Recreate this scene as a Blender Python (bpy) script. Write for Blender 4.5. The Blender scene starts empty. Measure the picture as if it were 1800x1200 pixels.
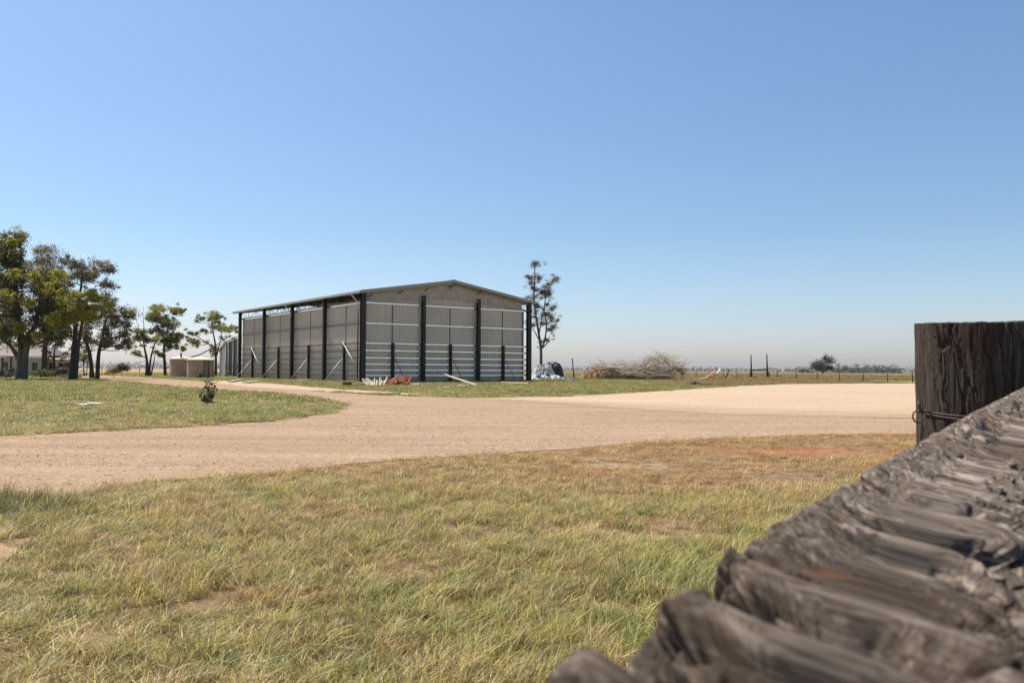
import bpy, math, random
import numpy as np
from mathutils import Vector, Matrix
from mathutils.geometry import tessellate_polygon

R = math.radians
scene = bpy.context.scene
COL = scene.collection
rng = np.random.default_rng(7)
random.seed(7)

# ------------------------------------------------------------------ camera
F, EYE = 1453.0, 1.15              # focal length in photo pixels, eye height
ROLL = 0.0042
cam_d = bpy.data.cameras.new('camera')
cam_d.sensor_width = 22.3
cam_d.lens = 22.3 * F / 1800.0
cam_d.clip_start = 0.02
cam_d.clip_end = 20000
cam_d.dof.use_dof = True
cam_d.dof.focus_distance = 22.0
cam_d.dof.aperture_fstop = 5.0
cam = bpy.data.objects.new('camera', cam_d)
COL.objects.link(cam)
cam.matrix_world = (Matrix.Translation((0, 0, EYE)) @ Matrix.Rotation(R(90) + math.atan(49.8 / F), 4, 'X')
                    @ Matrix.Rotation(ROLL, 4, 'Z'))
scene.camera = cam

# ------------------------------------------------------------------ sky, sun, exposure
SUN_EL = R(60)
SH = Vector((0.86, -0.50))         # direction shadows fall on the ground
SH.normalize()
sun_vec = Vector((-SH.x * math.cos(SUN_EL), -SH.y * math.cos(SUN_EL), math.sin(SUN_EL)))
world = bpy.data.worlds.new('World')
scene.world = world
world.use_nodes = True
wn = world.node_tree
bg = wn.nodes['Background']
sky = wn.nodes.new('ShaderNodeTexSky')
sky.sky_type = 'NISHITA'
sky.sun_disc = False
sky.sun_elevation = SUN_EL
sky.sun_rotation = math.atan2(sun_vec.x, sun_vec.y)
sky.altitude = 200
sky.air_density = 1.0
sky.dust_density = 1.2
sky.ozone_density = 2.4
tc = wn.nodes.new('ShaderNodeTexCoord'); sxyz = wn.nodes.new('ShaderNodeSeparateXYZ'); crs = wn.nodes.new('ShaderNodeValToRGB')
wn.links.new(tc.outputs['Generated'], sxyz.inputs[0]); wn.links.new(sxyz.outputs[2], crs.inputs[0])
e_ = crs.color_ramp.elements                       # dusty lavender air low down, clear blue higher up, the same all round
e_[0].position = 0.0; e_[0].color = (.94, .92, 1.10, 1); e_[1].position = .40; e_[1].color = (.79, .92, .97, 1)
for p_, c_ in ((.06, (.87, .885, .985, 1)), (.16, (.75, .85, .90, 1))):
    q_ = e_.new(p_); q_.color = c_
mul = wn.nodes.new('ShaderNodeMix'); mul.data_type = 'RGBA'; mul.blend_type = 'MULTIPLY'; mul.inputs['Factor'].default_value = 1
wn.links.new(sky.outputs[0], mul.inputs[6]); wn.links.new(crs.outputs[0], mul.inputs[7]); wn.links.new(mul.outputs[2], bg.inputs[0])
bg.inputs[1].default_value = 0.085
sun_d = bpy.data.lights.new('sun', 'SUN')
sun_d.energy = 3.7
sun_d.angle = R(0.5)
sun_d.color = (1.0, 0.95, 0.87)
sun = bpy.data.objects.new('sun', sun_d)
COL.objects.link(sun)
sun.location = (0, 0, 40)
sun.rotation_euler = sun_vec.to_track_quat('Z', 'Y').to_euler()
vs = scene.view_settings
vs.view_transform = 'Standard'
vs.look = 'None'
vs.gamma = 1
vs.use_curve_mapping = False
vs.exposure = 0.9

# ------------------------------------------------------------------ photo pixel -> place
def hor(px): return 649.8 + ROLL * (px - 900)
def gp(px, py):                                        # point of the ground seen at a pixel
    Z = F * EYE / max(py - hor(px), 0.3)
    return ((px - 900) / F * Z, Z)
def at(px, py, Z):                                     # point at depth Z
    return Vector(((px - 900) / F * Z, Z, EYE + (hor(px) - py) / F * Z))

# ------------------------------------------------------------------ noise
def _h(ix, iy, iz, s):
    n = (ix.astype(np.int64) * 374761393 + iy.astype(np.int64) * 668265263 + iz.astype(np.int64) * 2147483647 + s * 974711) & 0xffffffff
    n = ((n ^ (n >> 13)) * 1274126177) & 0xffffffff
    n = ((n ^ (n >> 16)) * 2246822519) & 0xffffffff
    return ((n ^ (n >> 15)) & 0xffffff) / float(0xffffff)
def vnoise(x, y, z=0.0, s=0):
    x = np.asarray(x, float); y = np.asarray(y, float); z = np.asarray(z, float) + x * 0
    ix, iy, iz = np.floor(x), np.floor(y), np.floor(z)
    fx, fy, fz = x - ix, y - iy, z - iz
    fx, fy, fz = [t * t * t * (t * (t * 6 - 15) + 10) for t in (fx, fy, fz)]
    r = 0
    for a in (0, 1):
        for b in (0, 1):
            for c in (0, 1):
                r = r + _h(ix + a, iy + b, iz + c, s) * (fx if a else 1 - fx) * (fy if b else 1 - fy) * (fz if c else 1 - fz)
    return r
def fbm(x, y, z=0.0, s=0, o=4, g=0.5):
    r, a, t = 0, 1.0, 0
    for i in range(o):
        k = 2.03 ** i
        r = r + a * vnoise(x * k, y * k, np.asarray(z) * k, s + i * 17); t += a; a *= g
    return r / t
def sst(e0, e1, x):
    t = np.clip((x - e0) / (e1 - e0), 0, 1)
    return t * t * (3 - 2 * t)

# ------------------------------------------------------------------ object helpers
def tag(o, label=None, cat=None, group=None, kind=None):
    if label: o['label'] = label
    if cat: o['category'] = cat
    if group: o['group'] = group
    if kind: o['kind'] = kind
    return o
def thing(name, label, cat, loc, group=None):
    o = bpy.data.objects.new(name, None); COL.objects.link(o)
    o.location = loc
    o.empty_display_size = 0.3
    return tag(o, label, cat, group)
class MB:
    """collects boxes, beams, tubes in world coordinates; build() links them as one mesh object"""
    def __init__(s): s.v = []; s.f = []; s.sm = []
    def add(s, vs_, fs, smooth=False):
        b = len(s.v)
        s.v += [tuple(p) for p in vs_]
        s.f += [tuple(i + b for i in f) for f in fs]
        s.sm += [smooth] * len(fs)
        return s
    def box(s, c, size, ax=None):
        c = Vector(c); hx, hy, hz = [t / 2 for t in size]
        X, Y, Z_ = ax if ax else (Vector((1, 0, 0)), Vector((0, 1, 0)), Vector((0, 0, 1)))
        vv = [c + X * (a * hx) + Y * (b * hy) + Z_ * (d * hz) for a in (-1, 1) for b in (-1, 1) for d in (-1, 1)]
        return s.add(vv, [(0, 1, 3, 2), (4, 6, 7, 5), (0, 4, 5, 1), (2, 3, 7, 6), (0, 2, 6, 4), (1, 5, 7, 3)])
    def beam(s, p0, p1, w, h, up=(0, 0, 1)):
        p0, p1 = Vector(p0), Vector(p1)
        d = (p1 - p0); L = d.length; d.normalize()
        sd = d.cross(Vector(up))
        if sd.length < 1e-3: sd = d.cross(Vector((0, 1, 0)))
        sd.normalize(); u = sd.cross(d)
        return s.box((p0 + p1) / 2, (L, w, h), (d, sd, u))
    def tube(s, pts, rad, n=8, caps=True, jit=0):
        pts = [Vector(p) for p in pts]
        if not hasattr(rad, '__len__'): rad = [rad] * len(pts)
        vv, ff = [], []
        ref = Vector((0.31, 0.77, 0.2)).normalized()
        for i, p in enumerate(pts):
            d = (pts[min(i + 1, len(pts) - 1)] - pts[max(i - 1, 0)])
            if d.length < 1e-6: d = Vector((0, 0, 1))
            d.normalize()
            a = d.cross(ref)
            if a.length < 0.05: a = d.cross(Vector((1, 0, 0)))
            a.normalize(); b = d.cross(a)
            for k in range(n):
                t = 2 * math.pi * k / n
                r = rad[i] * (1 + (random.uniform(-jit, jit) if jit else 0))
                vv.append(p + (a * math.cos(t) + b * math.sin(t)) * r)
        for i in range(len(pts) - 1):
            for k in range(n):
                ff.append((i * n + k, i * n + (k + 1) % n, (i + 1) * n + (k + 1) % n, (i + 1) * n + k))
        if caps:
            ff.append(tuple(range(n - 1, -1, -1))); ff.append(tuple((len(pts) - 1) * n + k for k in range(n)))
        return s.add(vv, ff, True)
    def build(s, name, mat, parent=None, loc=None, **kw):
        me = bpy.data.meshes.new(name)
        off = Vector(parent.location) if parent is not None and parent.type == 'EMPTY' else Vector(loc or (0, 0, 0))
        if parent is not None and parent.type != 'EMPTY':
            off = Vector(parent['_org'])
        me.from_pydata([(p[0] - off.x, p[1] - off.y, p[2] - off.z) for p in s.v], [], s.f)
        me.polygons.foreach_set('use_smooth', s.sm)
        me.materials.append(mat)
        me.update()
        o = bpy.data.objects.new(name, me); COL.objects.link(o)
        if parent is not None: o.parent = parent
        elif loc is not None: o.location = loc
        return tag(o, **kw)
def sub(o, root):          # lets o parent sub-parts built in world coordinates
    o['_org'] = tuple(root.location)
    return o
def raw_mesh(name, V, Fq, mat, smooth=False):
    me = bpy.data.meshes.new(name)
    V = np.asarray(V, np.float32); Fq = np.asarray(Fq, np.int32)
    n, k = Fq.shape
    me.vertices.add(len(V)); me.vertices.foreach_set('co', V.ravel())
    me.loops.add(n * k); me.loops.foreach_set('vertex_index', Fq.ravel())
    me.polygons.add(n); me.polygons.foreach_set('loop_start', np.arange(0, n * k, k, dtype=np.int32))
    me.polygons.foreach_set('loop_total', np.full(n, k, np.int32))
    me.polygons.foreach_set('use_smooth', np.full(n, smooth))
    if mat: me.materials.append(mat)
    me.update(calc_edges=True); me.validate()
    return me
def grid_faces(nu, nv, wrap=False):
    i = np.arange(nu - 1)[:, None]; j = np.arange(nv if wrap else nv - 1)[None, :]
    jn = (j + 1) % nv
    return np.stack([i * nv + j, (i + 1) * nv + j, (i + 1) * nv + jn, i * nv + jn], -1).reshape(-1, 4)
def link(name, me, parent=None, loc=(0, 0, 0), **kw):
    o = bpy.data.objects.new(name, me); COL.objects.link(o); o.location = loc
    if parent is not None: o.parent = parent
    return tag(o, **kw)

# ------------------------------------------------------------------ material helper
class NT:
    def __init__(s, name):
        s.m = bpy.data.materials.new(name); s.m.use_nodes = True
        s.t = s.m.node_tree; s.b = s.t.nodes['Principled BSDF']; s.out = s.t.nodes['Material Output']
    def n(s, ty, **kw):
        nd = s.t.nodes.new(ty)
        for k, v in kw.items():
            if k.startswith('i_'):
                nd.inputs[k[2:].replace('_', ' ')].default_value = v
            else: setattr(nd, k, v)
        return nd
    def l(s, a, b): s.t.links.new(a, b)
    def pos(s, kind='Object', scale=(1, 1, 1)):
        if kind == 'World': o = s.n('ShaderNodeNewGeometry').outputs['Position']
        else: o = s.n('ShaderNodeTexCoord').outputs[kind]
        mp = s.n('ShaderNodeMapping'); mp.inputs['Scale'].default_value = scale
        s.l(o, mp.inputs[0]); return mp.outputs[0]
    def noise(s, vec, scale, detail=4, rough=0.55, dist=0.0):
        nd = s.n('ShaderNodeTexNoise'); nd.inputs['Scale'].default_value = scale
        nd.inputs['Detail'].default_value = detail; nd.inputs['Roughness'].default_value = rough
        nd.inputs['Distortion'].default_value = dist
        s.l(vec, nd.inputs['Vector']); return nd.outputs['Fac']
    def ramp(s, fac, stops):
        r = s.n('ShaderNodeValToRGB'); e = r.color_ramp.elements
        while len(e) < len(stops): e.new(0.5)
        for el, (p, c) in zip(e, stops):
            el.position = p; el.color = (*c, 1) if len(c) == 3 else c
        s.l(fac, r.inputs[0]); return r.outputs['Color']
    def mix(s, fac, a, b, mode='MIX'):
        m = s.n('ShaderNodeMix', data_type='RGBA', blend_type=mode)
        for sock, v in ((m.inputs['Factor'], fac), (m.inputs[6], a), (m.inputs[7], b)):
            if isinstance(v, (int, float)): sock.default_value = v
            elif isinstance(v, tuple): sock.default_value = (*v, 1)
            else: s.l(v, sock)
        return m.outputs[2]
    def bump(s, h, strength=0.5, dist=0.02, prev=None):
        b = s.n('ShaderNodeBump'); b.inputs['Strength'].default_value = strength; b.inputs['Distance'].default_value = dist
        s.l(h, b.inputs['Height'])
        if prev is not None: s.l(prev, b.inputs['Normal'])
        return b.outputs[0]
    def set(s, **kw):
        for k, v in kw.items():
            k = k.replace('_', ' ')
            if isinstance(v, (int, float)): s.b.inputs[k].default_value = v
            elif isinstance(v, tuple): s.b.inputs[k].default_value = (*v, 1)
            else: s.l(v, s.b.inputs[k])
        return s
def mottled(name, c1, c2, scale=4, stretch=(1, 1, 1), rough=0.8, metal=0.0, bump=0.3, bdist=0.01, detail=5, lo=0.3, hi=0.7, kind='Object', spec=0.3):
    m = NT(name); v = m.pos(kind, stretch)
    f = m.noise(v, scale, detail)
    c = m.ramp(f, [(lo, c1), (hi, c2)])
    f2 = m.noise(v, scale * 6, 3)
    c = m.mix(0.35, c, m.ramp(f2, [(0.3, tuple(x * 0.6 for x in c1)), (0.7, tuple(min(1, x * 1.25) for x in c2))]))
    m.set(Base_Color=c, Roughness=rough, Metallic=metal, Specular_IOR_Level=spec, Normal=m.bump(f2, bump, bdist))
    return m.m

M = {}
M['column'] = mottled('dark_steel', (.024, .020, .018), (.042, .035, .030), 3, rough=.55, bump=.05)
M['girt'] = mottled('galvanised_steel', (.70, .71, .72), (.82, .83, .84), 2, (1, 1, 1), rough=.25, metal=1.0, bump=.05)
M['girt_shaded'] = mottled('galvanised_steel_shaded', (.22, .23, .24), (.34, .35, .36), 2, rough=.5, metal=.5, bump=.05)  # galvanised steel with the left wall's weaker sky reflection put into the colour
M['brace'] = mottled('galvanised_tube', (.42, .42, .42), (.58, .58, .57), 5, rough=.5, metal=.3, bump=.05)
def cladding():
    m = NT('wall_cladding')
    v = m.pos('World', (1, 1, 1))
    n1 = m.noise(v, 0.5, 4); n2 = m.noise(m.pos('World', (2.2, 2.2, .15)), 2.0, 4)
    c = m.ramp(n1, [(.3, (.49, .41, .335)), (.7, (.61, .52, .43))])
    c = m.mix(.4, c, m.ramp(n2, [(.3, (.44, .375, .31)), (.7, (.65, .56, .465))]))
    # dusty splash zone near the ground
    sx = m.n('ShaderNodeSeparateXYZ'); m.l(m.pos('World'), sx.inputs[0])
    mr = m.n('ShaderNodeMapRange'); m.l(sx.outputs[2], mr.inputs[0])
    mr.inputs[1].default_value = 0.0; mr.inputs[2].default_value = 0.9; mr.inputs[3].default_value = .55; mr.inputs[4].default_value = 0.
    c = m.mix(mr.outputs[0], c, (.25, .2, .15))
    m.set(Base_Color=c, Roughness=.33, Metallic=.08, Normal=m.bump(n2, .12, .01))
    return m.m
M['clad'] = cladding()
M['roof'] = mottled('roof_sheeting', (.36, .35, .33), (.48, .46, .43), 1.5, rough=.5, metal=.3, bump=.05)
M['fascia'] = mottled('barge_capping', (.30, .28, .25), (.38, .35, .31), 2.5, rough=.5, metal=.1, bump=.05)
M['white'] = mottled('white_paint', (.52, .51, .48), (.68, .67, .64), 3, rough=.6, bump=.08)
M['timber'] = mottled('pale_timber', (.46, .37, .24), (.62, .52, .37), 3, (1, 1, 6), rough=.8, bump=.3)
M['concrete'] = mottled('concrete', (.36, .31, .26), (.50, .43, .36), 3, rough=.9, bump=.4)
M['rust'] = mottled('rusty_iron', (.17, .055, .022), (.33, .12, .05), 4, rough=.9, bump=.5, bdist=.02)
M['bark_dark'] = mottled('dark_bark', (.035, .028, .024), (.085, .068, .055), 2.5, (2, 2, .4), rough=.95, bump=.8, bdist=.05)
M['bark_grey'] = mottled('grey_bark', (.07, .058, .048), (.17, .142, .12), 2.0, (2, 2, .4), rough=.95, bump=.8, bdist=.05)
M['bark_pale'] = mottled('weathered_stick', (.30, .24, .175), (.56, .47, .36), 4, rough=.9, bump=.4)
M['stick_brown'] = mottled('brown_stick', (.17, .11, .072), (.32, .22, .145), 4, rough=.9, bump=.4)
M['fencepost'] = mottled('old_fence_post', (.03, .026, .024), (.075, .062, .055), 6, (2, 2, .5), rough=.9, bump=.5)
M['wire'] = mottled('fence_wire', (.08, .075, .07), (.15, .14, .13), 9, rough=.6, metal=.5, bump=0)
M['black'] = mottled('black_plastic', (.012, .012, .013), (.03, .03, .032), 3, rough=.45, bump=.3, bdist=.03)
M['tarp'] = mottled('silver_tarpaulin', (.36, .36, .35), (.56, .56, .54), 1.6, rough=.5, bump=.4, bdist=.05)
M['tarp_blue'] = mottled('blue_tarpaulin', (.03, .05, .10), (.07, .09, .15), 2, rough=.5, bump=.4, bdist=.05)
M['dirt'] = mottled('orange_soil', (.24, .135, .075), (.42, .26, .15), 1.3, rough=1, bump=.9, bdist=.1)
M['house_wall'] = mottled('house_boards', (.34, .31, .28), (.42, .39, .35), 1, rough=.8, bump=.1)
M['house_roof'] = mottled('old_iron_roof', (.13, .09, .07), (.22, .16, .13), 1.2, rough=.7, bump=.2)
M['house_roof_warm'] = mottled('yellow_roof', (.55, .42, .22), (.65, .5, .28), 1.2, rough=.7, bump=.1)
M['dark_glass'] = mottled('dark_window_glass', (.012, .013, .015), (.02, .02, .024), 2, rough=.12, bump=0, spec=.6)
M['brown'] = mottled('brown_door', (.05, .025, .015), (.08, .04, .025), 2, rough=.7, bump=.1)
M['red'] = mottled('red_paint_faded', (.35, .10, .06), (.48, .17, .11), 3, rough=.8, bump=.2)
M['tank'] = None
def tank_mat():
    m = NT('tank_concrete')
    v = m.pos('World'); vv = m.pos('World', (3, 3, .25))
    n1 = m.noise(v, .7, 5); n2 = m.noise(vv, 2.2, 5)
    c = m.ramp(n1, [(.3, (.34, .24, .18)), (.7, (.50, .37, .28))])
    c = m.mix(m.ramp(n2, [(.45, (0, 0, 0)), (.7, (.6, .6, .6))]), c, (.16, .115, .09))
    m.set(Base_Color=c, Roughness=.9, Normal=m.bump(n2, .3, .03)); return m.m
M['tank'] = tank_mat()
M['tank_top'] = mottled('tank_lid', (.52, .43, .33), (.66, .55, .43), 2, rough=.8, bump=.2)

def leafy(name, c1, c2, c3, trans=.35, attr=None):
    m = NT(name); t = m.t
    a = m.n('ShaderNodeAttribute', attribute_name='lv')
    c = m.ramp(a.outputs['Fac'], [(0, c1), (.5, c2), (1, c3)])
    if attr:
        ia = m.n('ShaderNodeAttribute', attribute_name=attr, attribute_type='INSTANCER')
        c = m.mix(1.0, c, ia.outputs['Color'], 'MULTIPLY')
    m.set(Base_Color=c, Roughness=.42, Specular_IOR_Level=.4)
    tr = m.n('ShaderNodeBsdfTranslucent'); m.l(c, tr.inputs[0])
    mx = m.n('ShaderNodeMixShader'); mx.inputs[0].default_value = trans
    m.l(m.b.outputs[0], mx.inputs[1]); m.l(tr.outputs[0], mx.inputs[2]); m.l(mx.outputs[0], m.out.inputs[0])
    return m.m
M['leaf_olive'] = leafy('olive_gum_leaf', (.065, .066, .02), (.19, .178, .048), (.38, .34, .10), .45)
M['leaf_brown'] = leafy('brownish_gum_leaf', (.075, .062, .034), (.19, .152, .076), (.38, .30, .165), .42)
M['leaf_yellow'] = leafy('yellow_green_leaf', (.12, .115, .018), (.33, .31, .04), (.56, .50, .08), .5)
M['leaf_dark'] = leafy('dark_leaf', (.03, .035, .018), (.07, .075, .032), (.14, .135, .055), .3)
M['leaf_fresh'] = leafy('fresh_leaf', (.05, .07, .015), (.10, .14, .03), (.20, .25, .06), .4)
M['leaf_far'] = leafy('far_leaf', (.05, .048, .035), (.085, .08, .055), (.14, .125, .085), .25)
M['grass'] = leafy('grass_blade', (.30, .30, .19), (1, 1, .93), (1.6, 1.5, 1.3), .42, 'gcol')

# ------------------------------------------------------------------ ground zones
ROAD_PX = [(-900, 925), (-300, 892), (0, 873), (150, 869), (225, 850), (380, 838), (500, 830), (620, 815), (800, 800), (900, 794),
           (1000, 787), (1100, 779), (1200, 773), (1300, 768), (1450, 764), (1620, 762), (2600, 758), (2600, 716), (1620, 700),
           (1300, 696), (1100, 698), (1000, 699), (860, 700.5), (800, 699), (740, 697), (680, 694.5), (600, 691), (520, 684), (450, 677.5), (390, 672.5),
           (330, 668), (280, 664.6), (240, 662.5), (205, 660), (150, 659.5), (110, 661), (130, 664.5), (180, 667.5), (250, 674), (300, 679), (400, 687), (480, 692), (540, 698),
           (590, 705), (607, 713), (595, 722), (560, 730), (500, 738), (400, 745), (300, 751), (150, 759), (0, 767), (-300, 779), (-900, 800)]
PAD_PX = [(790, 700.3), (860, 699.4), (1000, 697), (1100, 691.3), (1200, 685), (1300, 678.5), (1380, 675), (1500, 674), (1620, 673.7), (2200, 673.7), (2600, 674), (2600, 752), (1620, 736),
          (1300, 729), (1150, 722), (1000, 711), (900, 704)]
STRIP_PX = [(372, 668.5), (450, 671.5), (520, 677.5), (600, 684), (700, 690), (765, 695.6), (700, 693.3), (600, 689.7), (500, 684.6), (420, 678.4), (365, 672.2)]
PATH_PX = [(-700, 1100), (-200, 1030), (0, 1002), (22, 982), (45, 962), (62, 946), (30, 948), (0, 950), (-200, 966), (-700, 1000)]
def outline(P, amp=.10, k=14, seed=0):
    W = [gp(*p) for p in P]; out = []
    for i in range(len(W)):
        a, b = np.array(W[i]), np.array(W[(i + 1) % len(W)])
        L = np.linalg.norm(b - a); n = int(max(2, min(60, L / 0.35)))
        for t in range(n):
            out.append(a + (b - a) * t / n)
    out = np.array(out)
    Z = out[:, 1]
    A = (amp + .003 * Z)
    nx = fbm(out[:, 0] * .9, out[:, 1] * .9, 0, seed, 3) - .5; ny = fbm(out[:, 0] * .9, out[:, 1] * .9, 5, seed + 3, 3) - .5
    return out + np.stack([nx * A * 3, ny * A * 3], 1)
def inside(poly, x, y):
    r = np.zeros(x.shape, bool); n = len(poly)
    for i in range(n):
        x1, y1 = poly[i]; x2, y2 = poly[(i + 1) % n]
        if y1 == y2: continue
        c = ((y1 > y) != (y2 > y)) & (x < (x2 - x1) * (y - y1) / (y2 - y1) + x1)
        r ^= c
    return r
ROAD, PAD, STRIP, PATH = [outline(p, a, seed=i * 5) for i, (p, a) in enumerate(((ROAD_PX, .10), (PAD_PX, .04), (STRIP_PX, .1), (PATH_PX, .05)))]
def bare(x, y):
    """true where nothing grows: roads and yard, with a ragged edge"""
    jit = np.clip(y * .018, .04, .3)
    jx = x + (rng.random(x.shape) - .5) * jit * 2; jy = y + (rng.random(y.shape) - .5) * jit * 2
    return inside(ROAD, jx, jy) | inside(PAD, jx, jy) | inside(STRIP, jx, jy) | inside(PATH, jx, jy)
RED = gp(1400, 792)
def drycover(x, y):
    """0 lush .. 1 bare dry ground, and redness"""
    fr = sst(.0, 1.0, (y - 6.6) / 3.6) * sst(-6.5, -1., x) * (y < 16.5)
    n = fbm(x * .8, y * .8, 0, 40, 4)
    red = np.exp(-(((x - RED[0]) / 1.3) ** 2 + ((y - RED[1]) / .8) ** 2)) + .25 * np.exp(-(((x - RED[0] + 3.2) / 1.6) ** 2 + ((y - RED[1] + .3) / .5) ** 2))
    return np.clip(fr * .75 + (n - .5) * 1.1 * (.35 + fr), 0, 1), np.clip(red, 0, 1)
STRAW = np.array((.64, .50, .26)); GREEN = np.array((.32, .33, .105)); OLIVE = np.array((.46, .385, .145)); BROWN = np.array((.52, .315, .15)); FRESH = np.array((.34, .38, .11))
def grass_colour(x, y):
    n1 = fbm(x * .8, y * .8, 0, 60, 4, .7)[:, None]; n2 = fbm(x * 3.1, y * 3.1, 3, 70, 3, .7)[:, None]; r = rng.random((len(x), 1))
    dry, red = drycover(x, y); dry = dry[:, None]
    c = OLIVE + (STRAW - OLIVE) * sst(.40, .64, n1) * .7
    c = c + (GREEN - c) * sst(.50, .68, n2) * .6
    # greener, longer grass close to the fence
    n4 = fbm(x * 1.9, y * 1.9, 8, 77, 4, .65)[:, None]; c = c + (BROWN * .85 - c) * sst(.54, .68, n4) * .6
    near = (sst(6.5, 3.0, y) * sst(-2.5, .5, x))[:, None]
    c = c + (FRESH - c) * np.clip(near * .75, 0, 1) * sst(.25, .6, n2)
    c = c + (BROWN - c) * np.clip(dry * 1.25, 0, 1)
    far = ((y > 16) & (y < 140))[:, None]
    isl = OLIVE + (FRESH - OLIVE) * sst(.38, .62, n1)
    isl = isl + (STRAW - isl) * sst(.52, .7, n2) * .45
    c = np.where(far, isl, c)
    rt = ((y > 60) & (x > 14))[:, None]
    c = np.where(rt, OLIVE * .62 + STRAW * .12 + (BROWN - OLIVE) * sst(.4, .65, n1) * .6, c)
    c = c * (.55 + .85 * r)
    tus = np.exp(-(((x + 4.35) / .8) ** 2 + ((y - 6.7) / .9) ** 2))[:, None]
    c = c + (np.array((.17, .17, .06)) - c) * np.clip(tus * 1.2, 0, .85)
    # a share of dead straw and of green tufts everywhere
    k = rng.random((len(x), 1))
    c = np.where(k < .13, STRAW * (.8 + .5 * r), c)
    return np.clip(c * np.where((y > 16)[:, None], .80, .92), 0, 1)

# ------------------------------------------------------------------ ground sheet
def build_ground():
    rr = np.concatenate([[0.0], np.geomspace(.6, 3500, 330)])
    na = 540
    th = np.linspace(0, 2 * np.pi, na, endpoint=False)
    X = rr[:, None] * np.sin(th)[None]; Y = rr[:, None] * np.cos(th)[None]
    V = np.stack([X, Y, X * 0], -1).reshape(-1, 3)
    x, y = V[:, 0], V[:, 1]
    d = np.hypot(x, y)
    n1 = fbm(x * .35, y * .35, 0, 11, 4); n2 = fbm(x * .02, y * .035, 0, 12, 4); n3 = fbm(x * 1.3, y * 1.3, 0, 13, 4)
    soil = np.array((.20, .125, .072)); litter = np.array((.23, .16, .082)); pale = np.array((.33, .235, .15)); redc = np.array((.30, .125, .058))
    turf = np.array((.27, .235, .085)); field_r = np.array((.205, .145, .062)); field_l = np.array((.38, .265, .15)); fgreen = np.array((.165, .14, .055))
    S = lambda a: a[:, None]
    c = soil + (litter - soil) * S(sst(.3, .7, n1))
    dry, red = drycover(x, y)
    c = c + (pale - c) * S(dry * .55 * sst(.35, .6, n3))
    c = c + (redc - c) * S(red * .9)
    mid = sst(15, 22, y)
    t = turf + (litter - turf) * S(sst(.45, .75, n3) * .8)
    c = c + (t - c) * S(mid)
    far = sst(95, 210, d)
    side = sst(-.1, .1, x / np.maximum(y, 1))
    ff = field_l * S(1 - side) + (field_r + (fgreen - field_r) * S(sst(.4, .62, n2))) * S(side)
    ff = ff * S(.85 + .3 * n2)
    c = c + (ff - c) * S(far)
    col = np.concatenate([np.clip(c, 0, 1), np.ones((len(c), 1))], 1).astype(np.float32)
    F4 = grid_faces(len(rr), na, True)
    me = raw_mesh('ground', V, F4[:, ::-1], None)
    ca = me.color_attributes.new('zone', 'FLOAT_COLOR', 'POINT'); ca.data.foreach_set('color', col.ravel())
    m = NT('soil_and_turf'); a = m.n('ShaderNodeAttribute', attribute_name='zone')
    v = m.pos('World')
    f1 = m.noise(v, 9, 6, .65); f2 = m.noise(v, 60, 4, .7); f3 = m.noise(v, .9, 5, .6); f4 = m.noise(m.pos('World', (.03, .25, 1)), 1, 5, .6)
    c = m.mix(1, a.outputs['Color'], m.ramp(f1, [(.25, (.6, .58, .55)), (.75, (1.35, 1.38, 1.4))]), 'MULTIPLY')
    c = m.mix(.7, c, m.mix(1, c, m.ramp(f2, [(.3, (.5, .5, .5)), (.7, (1.45, 1.45, 1.45))]), 'MULTIPLY'))
    c = m.mix(1, c, m.ramp(f3, [(.3, (.82, .82, .8)), (.7, (1.15, 1.15, 1.15))]), 'MULTIPLY')
    c = m.mix(1, c, m.ramp(f4, [(.3, (.85, .87, .85)), (.7, (1.13, 1.1, 1.1))]), 'MULTIPLY')
    m.set(Base_Color=c, Roughness=1, Specular_IOR_Level=.05, Normal=m.bump(f1, .7, .03, m.bump(f2, .6, .008)))
    me.materials.append(m.m)
    link('ground', me, kind='structure')
build_ground()

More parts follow.
